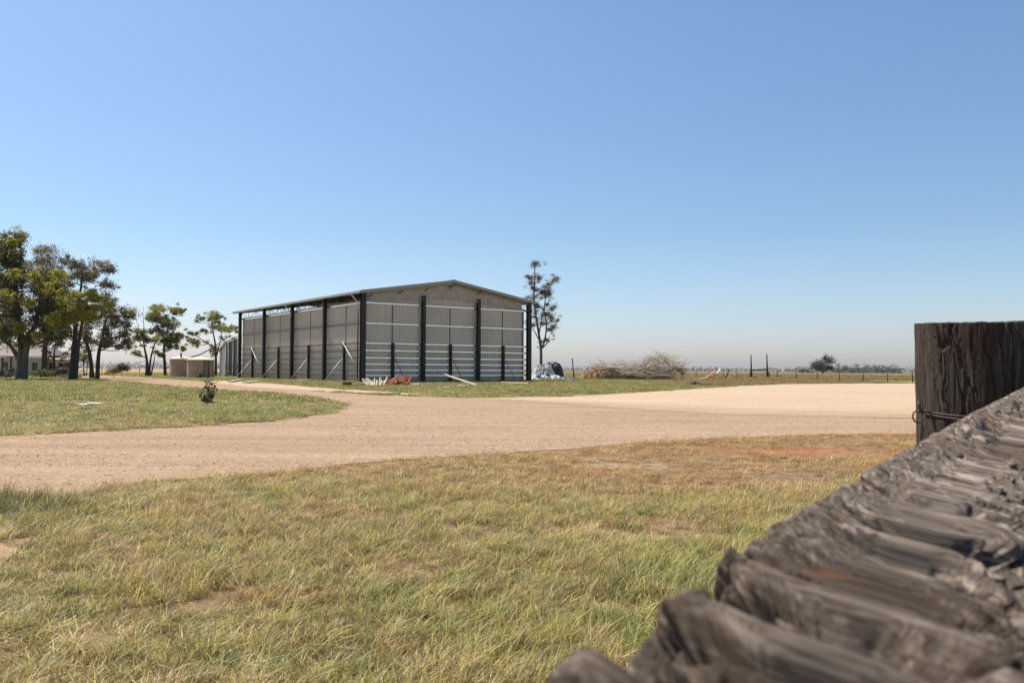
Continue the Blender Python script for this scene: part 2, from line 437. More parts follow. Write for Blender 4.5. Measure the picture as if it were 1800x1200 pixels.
def sheet(name, poly, z, mat):
    pts = [Vector((p[0], p[1], 0)) for p in poly]
    tris = tessellate_polygon([pts])
    me = bpy.data.meshes.new(name)
    me.from_pydata([(p.x, p.y, z) for p in pts], [], [tuple(t) for t in tris])
    me.materials.append(mat); me.update()
    # all faces upward
    if me.polygons and sum(p.normal.z * p.area for p in me.polygons) < 0: me.flip_normals()
    return link(name, me, kind='structure')
def gravel(name, c1, c2, c3, tracks=.5, under=None):
    m = NT(name); v = m.pos('World')
    f0 = m.noise(v, .35, 5, .7); f1 = m.noise(v, 6, 6, .7); f2 = m.noise(v, 70, 3, .7)
    w = m.noise(m.pos('World', (.12, 1.3, 1)), 1.1, 4, .55)
    c = m.ramp(f0, [(.3, c1), (.7, c2)])
    c = m.mix(m.ramp(w, [(.38, (0, 0, 0)), (.68, (tracks,) * 3)]), c, c3)
    if under:
        ea = m.n('ShaderNodeAttribute', attribute_name='edge'); ad = m.n('ShaderNodeMath', operation='ADD'); nn = m.noise(m.pos('World', (.25, 1.2, 1)), 1.2, 5, .65)
        m.l(ea.outputs['Fac'], ad.inputs[0]); m.l(nn, ad.inputs[1])
        uc = m.mix(m.ramp(w, [(.38, (0, 0, 0)), (.68, (.75,) * 3)]), m.ramp(f0, [(.3, under[0]), (.7, under[1])]), under[2])
        c = m.mix(m.ramp(ad.outputs[0], [(.50, (0, 0, 0)), (.95, (1, 1, 1))]), uc, c)
    c = m.mix(1, c, m.ramp(f1, [(.25, (.72, .70, .68)), (.75, (1.2, 1.2, 1.21))]), 'MULTIPLY')
    c = m.mix(1, c, m.ramp(f2, [(.3, (.55, .53, .52)), (.55, (1.02, 1.02, 1.02)), (.75, (1.45, 1.45, 1.47))]), 'MULTIPLY')
    vo = m.n('ShaderNodeTexVoronoi'); vo.inputs['Scale'].default_value = 26; m.l(v, vo.inputs['Vector'])
    c = m.mix(1, c, m.ramp(vo.outputs['Distance'], [(.0, (1.22, 1.22, 1.24)), (.22, (1, 1, 1)), (.8, (.86, .85, .84))]), 'MULTIPLY')
    m.set(Base_Color=c, Roughness=1, Specular_IOR_Level=.05, Normal=m.bump(f1, .5, .03, m.bump(f2, .7, .008)))
    return m.m
RC = ((.345, .228, .140), (.40, .275, .176), (.465, .335, .222))
M['road'] = gravel('road_gravel', *RC, .75)
M['pad'] = gravel('yard_gravel', (.47, .335, .215), (.53, .39, .262), (.60, .465, .335), .8, RC)
M['strip'] = gravel('pale_gravel', (.47, .335, .215), (.53, .39, .262), (.60, .465, .335), .7)
sheet('dirt_road', ROAD, .006, M['road'])
def worn_pad():
    from mathutils.geometry import delaunay_2d_cdt
    x0, y0 = PAD.min(0); x1, y1 = PAD.max(0)
    gx, gy = np.meshgrid(np.arange(x0, x1, .7), np.arange(y0, y1, .7)); gx = gx.ravel(); gy = gy.ravel()
    k = inside(PAD, gx, gy)
    pts = [Vector(p) for p in PAD] + [Vector((a, b)) for a, b in zip(gx[k], gy[k])]
    n = len(PAD)
    V, _, Fc, *_ = delaunay_2d_cdt(pts, [(i, (i + 1) % n) for i in range(n)], [], 1, 1e-4)
    me = bpy.data.meshes.new('gravel_yard'); me.from_pydata([(v.x, v.y, .012) for v in V], [], [tuple(f) for f in Fc]); me.update()
    if sum(p.normal.z for p in me.polygons) < 0: me.flip_normals()
    E = [gp(*p) for p in ((820, 701.5), (900, 704), (1000, 711), (1150, 722), (1300, 729), (1620, 736), (2600, 752))]
    vx = np.array([v.x for v in V]); vy = np.array([v.y for v in V])
    f = (vy - np.interp(vx, [e[0] for e in E], [e[1] for e in E])) / np.interp(vx, [-2, 3, 10], [3.0, 14.0, 11.0])
    a = me.attributes.new('edge', 'FLOAT', 'POINT'); a.data.foreach_set('value', f.astype(np.float32))
    me.materials.append(M['pad']); link('gravel_yard', me, kind='structure')
worn_pad()
sheet('gravel_strip', STRIP, .016, M['strip'])
sheet('dirt_path', PATH, .006, M['road'])

# ------------------------------------------------------------------ scatter (grass, stones)
def scatter(name, P, rot, scl, idx, protos, col=None, **kw):
    me = bpy.data.meshes.new(name)
    n = len(P)
    me.vertices.add(n); me.vertices.foreach_set('co', np.asarray(P, np.float32).ravel())
    def attr(nm, ty, dat, key='vector'):
        a = me.attributes.new(nm, ty, 'POINT'); a.data.foreach_set(key, np.asarray(dat).ravel())
    attr('rot', 'FLOAT_VECTOR', rot.astype(np.float32)); attr('scl', 'FLOAT_VECTOR', scl.astype(np.float32))
    attr('idx', 'INT', idx.astype(np.int32), 'value')
    if col is not None:
        attr('gcol', 'FLOAT_COLOR', np.concatenate([col, np.ones((n, 1))], 1).astype(np.float32), 'color')
    pc = bpy.data.collections.new(name + '_kinds')
    for p in protos: pc.objects.link(p)
    g = bpy.data.node_groups.new(name, 'GeometryNodeTree')
    g.interface.new_socket('Geometry', in_out='INPUT', socket_type='NodeSocketGeometry')
    g.interface.new_socket('Geometry', in_out='OUTPUT', socket_type='NodeSocketGeometry')
    N = g.nodes; L = g.links
    gi, go = N.new('NodeGroupInput'), N.new('NodeGroupOutput')
    ci = N.new('GeometryNodeCollectionInfo'); ci.inputs[0].default_value = pc
    ci.inputs['Separate Children'].default_value = True; ci.inputs['Reset Children'].default_value = True
    ip = N.new('GeometryNodeInstanceOnPoints')
    def na(nm, ty):
        a = N.new('GeometryNodeInputNamedAttribute'); a.data_type = ty; a.inputs[0].default_value = nm; return a.outputs[0]
    er = N.new('FunctionNodeEulerToRotation')
    L.new(na('rot', 'FLOAT_VECTOR'), er.inputs[0])
    L.new(gi.outputs[0], ip.inputs['Points']); L.new(ci.outputs[0], ip.inputs['Instance'])
    ip.inputs['Pick Instance'].default_value = True
    L.new(na('idx', 'INT'), ip.inputs['Instance Index']); L.new(er.outputs[0], ip.inputs['Rotation']); L.new(na('scl', 'FLOAT_VECTOR'), ip.inputs['Scale'])
    L.new(ip.outputs[0], go.inputs[0])
    o = link(name, me, **kw)
    md = o.modifiers.new('scatter', 'NODES'); md.node_group = g
    return o

def tuft(name, n, rad, h, w, lean=.45, seg=3, wind=.13, seeds=0):
    V, Fc, lv = [], [], []
    tri = []
    for b in range(n):
        a = random.uniform(0, 6.283); r = rad * math.sqrt(random.random())
        p = np.array([math.cos(a) * r, math.sin(a) * r, -0.01])
        L = h * random.uniform(.45, 1.15); la = random.uniform(0, 6.283)
        out = np.array([math.cos(la), math.sin(la), 0]) * random.uniform(.15, lean * 1.5) + np.array([wind, 0, 0]) * random.uniform(.3, 2.0)
        sd = np.array([-out[1], out[0], 0]); sd = sd / (np.linalg.norm(sd) + 1e-6)
        ang = random.uniform(-.8, .8); sd = sd * math.cos(ang) + np.array([out[0], out[1], 0]) * math.sin(ang)
        ww = w * random.uniform(.6, 1.3); val = random.random() ** 1.0
        rows = []
        for i in range(seg + 1):
            t = i / seg
            c = p + np.array([0, 0, 1]) * L * (t - .28 * t * t * np.linalg.norm(out)) + out * L * t * t * .9
            wd = ww * (1 - t) ** .7 * (.7 + .6 * min(1, t * 3)) if i < seg else 0
            if i < seg:
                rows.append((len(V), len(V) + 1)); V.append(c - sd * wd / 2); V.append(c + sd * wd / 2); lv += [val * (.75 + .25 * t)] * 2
            else:
                rows.append((len(V),)); V.append(c); lv.append(val)
        for i in range(seg - 1):
            a0, a1 = rows[i]; b0, b1 = rows[i + 1]
            tri += [(a0, a1, b1), (a0, b1, b0)]
        a0, a1 = rows[-2]; tri.append((a0, a1, rows[-1][0]))
    for s_ in range(seeds):
        a = random.uniform(0, 6.283); p = np.array([math.cos(a), math.sin(a), 0]) * rad * .5
        L = h * random.uniform(1.2, 1.7); o2 = np.array([random.uniform(-.1, .5), random.uniform(-.25, .25), 0])
        q = [p + np.array([0, 0, 1]) * L * t + o2 * L * t * t for t in (0, .35, .7, .86, 1.0)]
        rd = [.0012, .001, .001, .005, .0015]
        st = len(V)
        for c, r in zip(q, rd):
            for k in range(3):
                t = k * 2.094; V.append(c + np.array([math.cos(t) * r, math.sin(t) * r, 0])); lv.append(.3)
        for i in range(4):
            for k in range(3):
                a0, a1, b0, b1 = st + i * 3 + k, st + i * 3 + (k + 1) % 3, st + i * 3 + 3 + k, st + i * 3 + 3 + (k + 1) % 3
                tri += [(a0, a1, b1), (a0, b1, b0)]
    me = raw_mesh(name, np.array(V), np.array(tri), M['grass'])
    at_ = me.attributes.new('lv', 'FLOAT', 'POINT'); at_.data.foreach_set('value', np.array(lv, np.float32))
    return bpy.data.objects.new(name, me)

def field(x0, x1, y0, y1, dens, cond=None):
    n = int((x1 - x0) * (y1 - y0) * dens)
    x = rng.uniform(x0, x1, n); y = rng.uniform(y0, y1, n)
    k = (np.abs(x) < .70 * y + 1.2) & ~bare(x, y)
    if cond is not None: k &= cond(x, y)
    return x[k], y[k]
def do_grass(name, x, y, protos, s0, s1, label, hmul=None, flat=.0):
    n = len(x)
    col = grass_colour(x, y)
    dry, red = drycover(x, y)
    s = rng.uniform(s0, s1, n)
    hz = s * (hmul if hmul is not None else 1)
    rot = np.stack([rng.normal(0, .12, n), rng.normal(0, .12, n), rng.normal(0, .9, n)], 1)
    scl = np.stack([s, s, hz], 1)
    P = np.stack([x, y, np.zeros(n)], 1)
    return scatter(name, P, rot, scl, rng.integers(0, len(protos), n), protos, col, kind='stuff', label=label, cat='grass')

near_k = [tuft('tuft_a', 30, .06, .15, .0036), tuft('tuft_b', 34, .075, .12, .0034, .8), tuft('tuft_c', 22, .05, .20, .0044, .6, seg=4, wind=.32),
          tuft('tuft_d', 38, .085, .09, .0034, 1.0), tuft('tuft_e', 22, .06, .18, .0042, .7, seg=4, wind=.38)]
mid_k = [tuft('clump_a', 46, .16, .15, .010, .7, seg=2), tuft('clump_b', 40, .2, .12, .011, .9, seg=2), tuft('clump_c', 46, .13, .19, .009, .6, seg=2)]
far_k = [tuft('bunch_a', 60, .40, .19, .022, .8, seg=2), tuft('bunch_b', 60, .5, .15, .024, .9, seg=2)]

def cover(x, y):
    dry, red = drycover(x, y)
    gap = fbm(x * 1.7, y * 1.7, 0, 90, 3)
    p = 1 - .70 * dry * sst(.35, .6, gap) - .95 * red
    p = p - .8 * sst(.68, .76, gap)
    return rng.random(x.shape) < np.clip(p, .02, 1)
x, y = field(-7, 7, 1.6, 8, 420, cover)
hm = (.22 + .58 * fbm(x * 1.6, y * 1.6, 2, 33, 4, .7) + .22 * sst(6, 3, y) * sst(-1.5, 1, x)) * rng.uniform(.7, 1.25, len(x))
tus = np.exp(-(((x + 4.35) / .75) ** 2 + ((y - 6.7) / .8) ** 2)); hm = hm * (1 + 1.0 * tus)
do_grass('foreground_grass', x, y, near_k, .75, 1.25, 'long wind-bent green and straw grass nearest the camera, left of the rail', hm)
x, y = field(-12, 13, 8, 16.8, 240, cover)
dry, red = drycover(x, y)
hm = (.22 + .5 * fbm(x * 1.6, y * 1.6, 2, 33, 4, .7)) * (1 - .5 * dry) * rng.uniform(.7, 1.3, len(x))
do_grass('verge_grass', x, y, near_k, .8, 1.25, 'short browning grass on the verge between long grass and dirt road', hm)
isl = lambda x, y: (x < -4) & cover(x, y)
x, y = field(-24, -4, 14, 27, 42, isl)
hm = .5 + .7 * fbm(x * .7, y * .7, 2, 33, 3)
do_grass('island_grass', x, y, mid_k, .7, 1.2, 'green and straw grass of the island the road curves round, left', hm * .75)
x, y = field(-70, -3, 27, 100, 5.5, lambda x, y: (x < -y * .19) & cover(x, y))
hm = .5 + .7 * fbm(x * .4, y * .4, 2, 33, 3)
do_grass('back_grass', x, y, far_k, .55, 1.0, 'short green grass on the far half of the island, reaching the trees', hm)
def shedg(x, y):
    return (x > -y * .33) & (x < y * .55) & cover(x, y)
x, y = field(-30, 40, 33, 100, 6, shedg)
hm = .5 + .7 * fbm(x * .4, y * .4, 2, 33, 3)
do_grass('shed_grass', x, y, far_k, .5, .95, 'green grass in front of the big shed, along the gravel yard', hm)
x, y = field(-90, 100, 100, 240, 1.0, None)
do_grass('paddock_grass', x, y, far_k, .8, 1.7, 'dry olive grass of the flat paddock beyond the shed', .5 + .8 * fbm(x * .1, y * .1, 2, 33, 3))

# stones on the road
def stone(name, s):
    me = bpy.data.meshes.new(name); import bmesh
    bm = bmesh.new(); bmesh.ops.create_icosphere(bm, subdivisions=1, radius=1)
    for v in bm.verts: v.co *= random.uniform(.7, 1.25); v.co.z *= .55
    bm.to_mesh(me); bm.free(); me.materials.append(s)
    return bpy.data.objects.new(name, me)
M['stone'] = mottled('road_stone', (.34, .25, .19), (.60, .50, .42), .8, rough=.95, bump=.2, kind='World')
M['stone_dark'] = mottled('dark_road_stone', (.14, .09, .065), (.26, .18, .13), .8, rough=.95, bump=.2, kind='World')
n = 150000
x = rng.uniform(-14, 16, n); y = rng.uniform(7, 30, n)
k = (np.abs(x) < .7 * y + 1) & inside(ROAD, x, y) & (rng.random(n) < np.clip(1.5 - y / 18, .12, 1) * (.25 + 1.2 * (fbm(x * .5, y * 1.5, 0, 99, 3) > .5)))
x, y = x[k], y[k]; n = len(x)
s = rng.uniform(.004, .014, n) * (1 + .5 * (rng.random(n) < .06) + .8 * (rng.random(n) < .01))
scatter('road_stones', np.stack([x, y, np.full(n, .006)], 1), rng.uniform(0, 6.28, (n, 3)) * np.array([.05, .05, 1]),
        np.stack([s, s, s], 1), rng.integers(0, 4, n), [stone('stone_a', M['stone']), stone('stone_b', M['stone']), stone('stone_c', M['stone_dark']), stone('stone_d', M['stone'])],
        kind='stuff', label='loose pebbles strewn over the dirt road', cat='stones')
# dry tufts and litter on the road and yard edges
n = 26000
x = rng.uniform(-20, 45, n); y = rng.uniform(8, 45, n)
k = (np.abs(x) < .7 * y + 1) & (inside(ROAD, x, y) | inside(PAD, x, y)) & ((fbm(x * 1.1, y * 1.1, 0, 123, 3) > .70) | ((rng.random(n) < .35) & (((x - 16.2) / 2.2) ** 2 + ((y - 35) / 3.5) ** 2 < 1)) | ((rng.random(n) < .3) & (((x - 12.2) / .8) ** 2 + ((y - 26) / 1.) ** 2 < 1)))
x, y = x[k], y[k]
do_grass('stray_tufts', x, y, mid_k, .15, .5, 'tiny stray weeds dotted over the gravel', np.full(len(x), .4))

# ------------------------------------------------------------------ haze
hzm = bpy.data.materials.new('haze_air'); hzm.use_nodes = True; ht = hzm.node_tree; ht.nodes.clear()
ho = ht.nodes.new('ShaderNodeOutputMaterial'); hv = ht.nodes.new('ShaderNodeVolumePrincipled')
hv.inputs['Color'].default_value = (.80, .86, 1.0, 1); hv.inputs['Density'].default_value = .00005; hv.inputs['Anisotropy'].default_value = .3
ht.links.new(hv.outputs[0], ho.inputs['Volume'])
MB().box((0, 0, 12), (7400, 7400, 26)).build('haze', hzm, kind='stuff')

# ------------------------------------------------------------------ THE SHED
PHI = R(36.2)
UR = Vector((math.cos(PHI), math.sin(PHI), 0)); UL = Vector((-math.sin(PHI), math.cos(PHI), 0)); UP = Vector((0, 0, 1))
C0 = Vector((-13.0, 72.0, 0))
LL, WW = 33.0, 18.2
EAVE, RIDGE = 7.92, 9.36
def S(r, l, z=0.0): return C0 + UR * r + UL * l + UP * z
def roof_z(r): return EAVE + (RIDGE - EAVE) * (1 - abs(r - WW / 2) / (WW / 2))
shed = thing('farm_shed', 'large grey corrugated farm shed with dark steel columns and open eaves', 'shed', S(0, 0))
def hcol(r, l, z1, along, w=.30, d=.32, name='column', mat='column', lab=None):
    """an H-section steel column; along = flange direction"""
    o = UL if along is UR else UR
    mb = MB(); c = S(r, l, z1 / 2)
    mb.box(c + o * (d / 2 - .012), (w, .024, z1), (along, o, UP)); mb.box(c - o * (d / 2 - .012), (w, .024, z1), (along, o, UP))
    mb.box(c, (.03, d - .052, z1), (along, o, UP))
    mb.box(S(r, l, .02), (w + .14, d + .14, .04), (along, o, UP))
    return mb.build(name, M[mat], shed, label=lab)
# long side columns and gable columns
for l_i in range(5):
    for r in (0, WW):
        if l_i == 0: hcol(r, 0, EAVE - .05, UR, .42, .36)
        else: hcol(r, LL * l_i / 4, EAVE - .05, UL)
for r_i in (1, 2):
    hcol(WW * r_i / 3, 0, EAVE - .02, UR)
    hcol(WW * r_i / 3, LL, EAVE - .02, UR)
GH = [7.0, 5.2, 3.45, 2.81, 2.16, 1.6, 1.08, .6]
def zgirt(mb, p0, p1, outv, h=.115, d=.09):
    """Z-section rail: web with a flange at top (out) and bottom (in)"""
    mb.beam(p0, p1, .012, h); e = outv * (d / 2 + .006)
    mb.beam(p0 + e + UP * (h / 2 - .006), p1 + e + UP * (h / 2 - .006), d, .012)
    mb.beam(p0 - e * .7 - UP * (h / 2 - .006), p1 - e * .7 - UP * (h / 2 - .006), d * .7, .012)
OUTR, OUTL = -UL, -UR
IN = .34
for b in range(3):
    r0, r1 = WW * b / 3 + .16, WW * (b + 1) / 3 - .16
    rm = (r0 + r1) / 2
    for h in GH:
        mb = MB()
        for a, c in (((r0, rm - .10), (rm + .10, r1)) if h < 3.3 else ((r0, r1),)):
            zgirt(mb, S(a, IN - .13, h), S(c, IN - .13, h), OUTR)
        mb.build('girt', M['girt'], shed)
for b in range(4):
    l0, l1 = LL * b / 4 + .16, LL * (b + 1) / 4 - .16
    lm = (l0 + l1) / 2
    for h in GH:
        mb = MB()
        for a, c in (((l0, lm - .10), (lm + .10, l1)) if h < 3.3 else ((l0, l1),)):
            zgirt(mb, S(IN - .13, a, h), S(IN - .13, c, h), OUTL)
        o = mb.build('girt', M['girt_shaded'] if h < 6.5 else M['girt'], shed)
# cladding: ribbed sheets, two to a bay
def panel(fp, s0, s1, zb, ztop, outv, name='wall_panel'):
    pitch, rh = .255, .032
    prof = []; s = s0
    while s < s1 - .02:
        for ds, o in ((0, 0), (.10, 0), (.115, rh * .25), (.13, 0), (.195, 0), (.210, rh), (.24, rh), (.255, 0)):
            if s + ds <= s1: prof.append((s + ds, o))
        s += pitch
    prof.append((s1, 0))
    out = []
    last = -1
    for p in prof:
        if p[0] > last + 1e-4: out.append(p); last = p[0]
    V, Fq = [], []
    for s, o in out:
        b = fp(s) + outv * o
        V.append(b + UP * zb); V.append(b + UP * ztop(s))
    n = len(V)
    for p in list(V): V.append(p - outv * .006)
    for i in range(len(out) - 1):
        a = i * 2; Fq.append((a, a + 2, a + 3, a + 1)); Fq.append((n + a, n + a + 1, n + a + 3, n + a + 2))
    Fq += [(0, 1, n + 1, n), (n - 2, n * 2 - 2, n * 2 - 1, n - 1)]
    return MB().add(V, Fq).build(name, M['clad'], shed)
def flash(p0, p1, w, outv, z0, z1):
    return None
for b in range(3):
    for hlf in range(2):
        a = WW * (b + hlf / 2) / 3; c = WW * (b + (hlf + 1) / 2) / 3
        if b == 0 and hlf == 0: a = IN
        if b == 2 and hlf == 1: c = WW - .62
        panel(lambda s: S(s, IN), a + .012, c - .012, .10, lambda s: roof_z(s) - .16, OUTR)
        if hlf == 0:
            MB().box(S(c, IN - .03, 5.2), (.07, .03, 3.4), (UR, UL, UP)).build('cover_strip', M['column'], shed)
            hcol(c, IN - .20, 3.5, UR, .22, .22, 'half_post')
            MB().tube([S(c + .15, IN - .33, 2.15), S(c + .55, IN - 1.5, .12)], .03, 6).build('brace', M['column'], shed)
for b in range(4):
    for hlf in range(2):
        a = LL * (b + hlf / 2) / 4; c = LL * (b + (hlf + 1) / 2) / 4
        if b == 0 and hlf == 0: a = IN + .01
        panel(lambda s: S(IN, s), a + .012, c - .012, .10, lambda s: EAVE - .72, OUTL)
        if hlf == 0:
            MB().box(S(IN - .03, c, 5.2), (.03, .07, 3.4), (UR, UL, UP)).build('cover_strip', M['column'], shed)
            hcol(IN - .20, c, 3.5, UL, .22, .22, 'half_post')
            e = S(IN - 2.05, c - .25 + .3, .10)
            MB().tube([S(IN - .33, c, 2.15), e], .035, 8).build('brace', M['brace'], shed)
            MB().box(e - UP * .05, (.55, .55, .12), (UR, UL, UP)).build('footing', M['concrete'], shed)
            if b in (0, 3):
                MB().tube([S(IN - .36, c, 3.6), S(IN - .40, c - 3.5, 1.0)], .035, 8).build('brace', M['brace'], shed)
# far long wall (hidden side), sheeted like the near one
for b in range(8):
    panel(lambda s: S(WW - IN, s), LL * b / 8 + .012 + (.4 if b == 0 else 0), LL * (b + 1) / 8 - .012, .10, lambda s: EAVE - .72, UR)
# roof: two ribbed slopes, purlins, gutters, bargeboards, trusses
OVG, OVE = .45, .42
for side in (0, 1):
    mb = MB(); V = []; Fq = []
    rE = -OVE if side == 0 else WW + OVE
    l = -OVG; i = 0; prof = []
    while l < LL + 1.3:
        prof += [(l, 0), (l + .18, 0), (l + .20, .035), (l + .25, .035), (l + .27, 0)]; l += .27
    sl = (RIDGE - EAVE) / (WW / 2)
    for l, o in prof:
        V.append(S(rE, l, EAVE + .10 - sl * OVE + o)); V.append(S(WW / 2, l, RIDGE + .10 + o))
    n = len(V); V += [p - UP * .012 for p in V]
    for k in range(len(prof) - 1):
        a = k * 2
        if prof[k + 1][0] - prof[k][0] < 1e-5 and prof[k + 1][1] == prof[k][1]: continue
        Fq.append((a, a + 1, a + 3, a + 2)); Fq.append((n + a, n + a + 2, n + a + 3, n + a + 1))
    mb.add(V, Fq).build('roof_slope', M['roof'], shed)
    # bargeboard at both gable ends
    for l, nm in ((-OVG - .015, 0), (LL + 1.3, 1)):
        MB().beam(S(rE, l, EAVE + .02 - sl * OVE), S(WW / 2, l, RIDGE + .02), .03, .27).build('bargeboard', M['fascia'], shed)
    # gutter
    g = MB(); a, c = S(rE - (.07 if side == 0 else -.07), -OVG, EAVE + .0 - sl * OVE), S(rE - (.07 if side == 0 else -.07), LL + 1.3, EAVE - sl * OVE)
    g.beam(a, c, .13, .17)
    g.build('gutter', M['fascia'], shed)
    for k in range(8):
        r = (WW / 2) * (k + .5) / 8 if side == 0 else WW - (WW / 2) * (k + .5) / 8
        MB().beam(S(r, -OVG + .05, roof_z(r) - .02), S(r, LL + 1.2, roof_z(r) - .02), .07, .15).build('purlin', M['girt_shaded'], shed)
MB().beam(S(WW / 2, -OVG, RIDGE + .16), S(WW / 2, LL + 1.3, RIDGE + .16), .35, .03).build('ridge_cap', M['roof'], shed)
for li in range(5):
    l = LL * li / 4 + (0.0 if li else -.02)
    mb = MB(); drop = .16
    zt = lambda r: roof_z(r) - .16
    zb = lambda r: EAVE - .85 + (RIDGE - EAVE) * .55 * (1 - abs(r - WW / 2) / (WW / 2))
    for a, c in ((.1, WW / 2), (WW / 2, WW - .1)):
        mb.beam(S(a, l, zt(a)), S(c, l, zt(c)), .09, .10); mb.beam(S(a, l, zb(a)), S(c, l, zb(c)), .08, .09)
    N_ = 20
    for k in range(N_):
        a, c = .1 + (WW - .2) * k / N_, .1 + (WW - .2) * (k + 1) / N_
        mb.beam(S(a, l, zb(a) if k % 2 else zt(a)), S(c, l, zt(c) if k % 2 else zb(c)), .045, .045)
        if k: mb.beam(S(a, l, zb(a)), S(a, l, zt(a)), .04, .04)
    mb.build('roof_truss', M['fascia'] if li == 0 else M['column'], shed)
# fly braces on the gable truss
for r in (.3, 3.4, WW / 3, WW / 2 - .3, WW * 2 / 3 - .3):
    MB().beam(S(r, -.14, roof_z(r) - .55), S(r + .5, -.14, roof_z(r) - .22), .05, .09).build('cleat', M['column'], shed)
MB().box(S(WW / 2, -.10, RIDGE - .5), (.34, .04, .55), (UR, UL, UP)).build('ridge_plate', M['fascia'], shed)
# downpipes
for l in (.45, LL * 2 / 4 - .2):
    p = MB(); g = S(-OVE - .07, l + .9, EAVE - .2); w = S(-.26, l, EAVE - .95)
    p.tube([g + UP * .1, g, w, w - UP * .5], .06, 8)
    p.build('downpipe', M['white'], shed)
MB().tube([S(-.26, .45, EAVE - 1.4), S(-.26, .45, .3)], .055, 8).build('downpipe', M['column'], shed)

# concrete slab edge inside the shed
MB().box(S(WW / 2, LL / 2, .03), (WW - 1.0, LL - 1.0, .07), (UR, UL, UP)).build('shed_floor', M['dirt'], shed)

# ------------------------------------------------------------------ small lean-to shed left of it
lt = thing('lean_to_shed', 'small grey corrugated lean-to shed left of the big shed', 'shed', (at(402, 658, 112).x, 112, 0))
def lw(px, z, Z): return Vector((at(px, 650, Z).x, Z, z))
A, B, Cc = lw(386.5, 0, 118), lw(397, 0, 108), lw(425, 0, 113)
def leanwall(p0, p1, z0, z1, n, mats):
    for i in range(n):
        a = p0.lerp(p1, i / n); b = p0.lerp(p1, (i + 1) / n - .004)
        d = (b - a).normalized(); o = Vector((d.y, -d.x, 0))
        V, Fq = [], []; k = 9
        for j in range(k):
            t = j / (k - 1); q = a.lerp(b, t) + o * (.03 if j % 2 else 0) + o * (.04 * (i % 2))
            zt = z0 + (z1 - z0) * ((i + t) / n)
            V += [q, q + UP * zt]
        for j in range(k - 1): Fq.append((j * 2, j * 2 + 2, j * 2 + 3, j * 2 + 1))
        nn = len(V); V += [p - o * .01 for p in V]; Fq += [tuple(nn + q for q in f[::-1]) for f in list(Fq)]
        MB().add(V, Fq).build('wall_sheet', mats[i % len(mats)], lt)
M['old_iron'] = mottled('old_iron_sheet', (.17, .165, .16), (.30, .29, .275), 1.5, (2, 2, .3), rough=.6, metal=.3, bump=.2)
M['old_iron_dark'] = mottled('dark_iron_sheet', (.09, .088, .085), (.16, .155, .15), 1.5, (2, 2, .3), rough=.7, metal=.2, bump=.2)
leanwall(A, B, 4.15, 4.5, 2, [M['old_iron_dark'], M['old_iron']])
leanwall(B, Cc, 4.5, 5.6, 7, [M['old_iron'], M['old_iron_dark']])
rf = MB(); o = Vector((0, -.5, 0))
a0, a1, a2 = A + UP * 4.2 + Vector((-.4, .2, 0)), B + UP * 4.55 + o, Cc + UP * 5.7 + o
a3 = a2 + (A - B)
for q in (0, .05):
    pass
rf.add([a0, a1, a2, a3, a0 + UP * .06, a1 + UP * .06, a2 + UP * .06, a3 + UP * .06], [(0, 1, 2, 3), (4, 7, 6, 5), (0, 4, 5, 1), (1, 5, 6, 2), (2, 6, 7, 3), (3, 7, 4, 0)])
rf.build('roof', M['old_iron'], lt)

# ------------------------------------------------------------------ water tanks
def tank(px0, px1, Z, top_py, apex_py, label, ladder=False, vent=False):
    c = at((px0 + px1) / 2, 650, Z); r = (px1 - px0) / 2 / F * Z; c.y = Z + r; c.z = 0
    h = at((px0 + px1) / 2, top_py, Z).z; ha = at((px0 + px1) / 2, apex_py, Z + r).z
    t = thing('water_tank', label, 'water tank', c, 'concrete water tanks')
    def ring(rad, z, n=40): return [c + Vector((math.cos(6.2832 * k / n) * rad, math.sin(6.2832 * k / n) * rad, z)) for k in range(n)]
    def lathe(name, prof, mat):
        V, Fq = [], []
        for rad, z in prof: V += ring(rad, z)
        for i in range(len(prof) - 1):
            for k in range(40): Fq.append((i * 40 + k, i * 40 + (k + 1) % 40, (i + 1) * 40 + (k + 1) % 40, (i + 1) * 40 + k))
        return MB().add(V, Fq, False).build(name, mat, t)
    lathe('tank_wall', [(r, -.05), (r, h * .5), (r * .995, h), (r * .9, h)], M['tank'])
    lathe('tank_lid', [(r * 1.03, h - .1), (r * 1.03, h + .02), (r * .5, h + (ha - h) * .6), (.02, ha)], M['tank_top'])
    if vent: MB().tube([c + Vector((.3, -.8, h + .1)), c + Vector((.3, -.8, h + .75))], .11, 8).build('vent', M['column'], t)
    if ladder:
        lb = MB(); b = c + Vector((r * .72, -r * .72, 0))
        for s_ in (-.2, .2): lb.beam(b + Vector((s_, s_, .2)), b + Vector((s_, s_, h)), .05, .05)
        for k in range(6): lb.beam(b + Vector((-.2, -.2, .4 + k * h / 7)), b + Vector((.2, .2, .4 + k * h / 7)), .04, .04)
        lb.build('ladder', M['column'], t)
        MB().box(c + Vector((r * .35, -r * .95, .35)), (.25, .2, .3)).build('outlet', M['column'], t)
    return t
tank(292, 330, 104, 630.5, 624, 'squat concrete water tank with a vent on its lid, left of the pair', vent=True)
tank(321.5, 367.5, 96, 632, 626.5, 'nearer squat concrete water tank with a ladder, right of the pair', ladder=True)
pp = MB(); a, b, c = at(337, 627, 97.5), at(352, 623, 99), at(372, 612, 108)
pp.tube([a, b, c, at(390, 600, 116)], .07, 8)
tag(pp.build('water_pipe', M['black'], loc=tuple(a)), 'thin black water pipe sloping from the tank lid to the small shed', 'pipe')

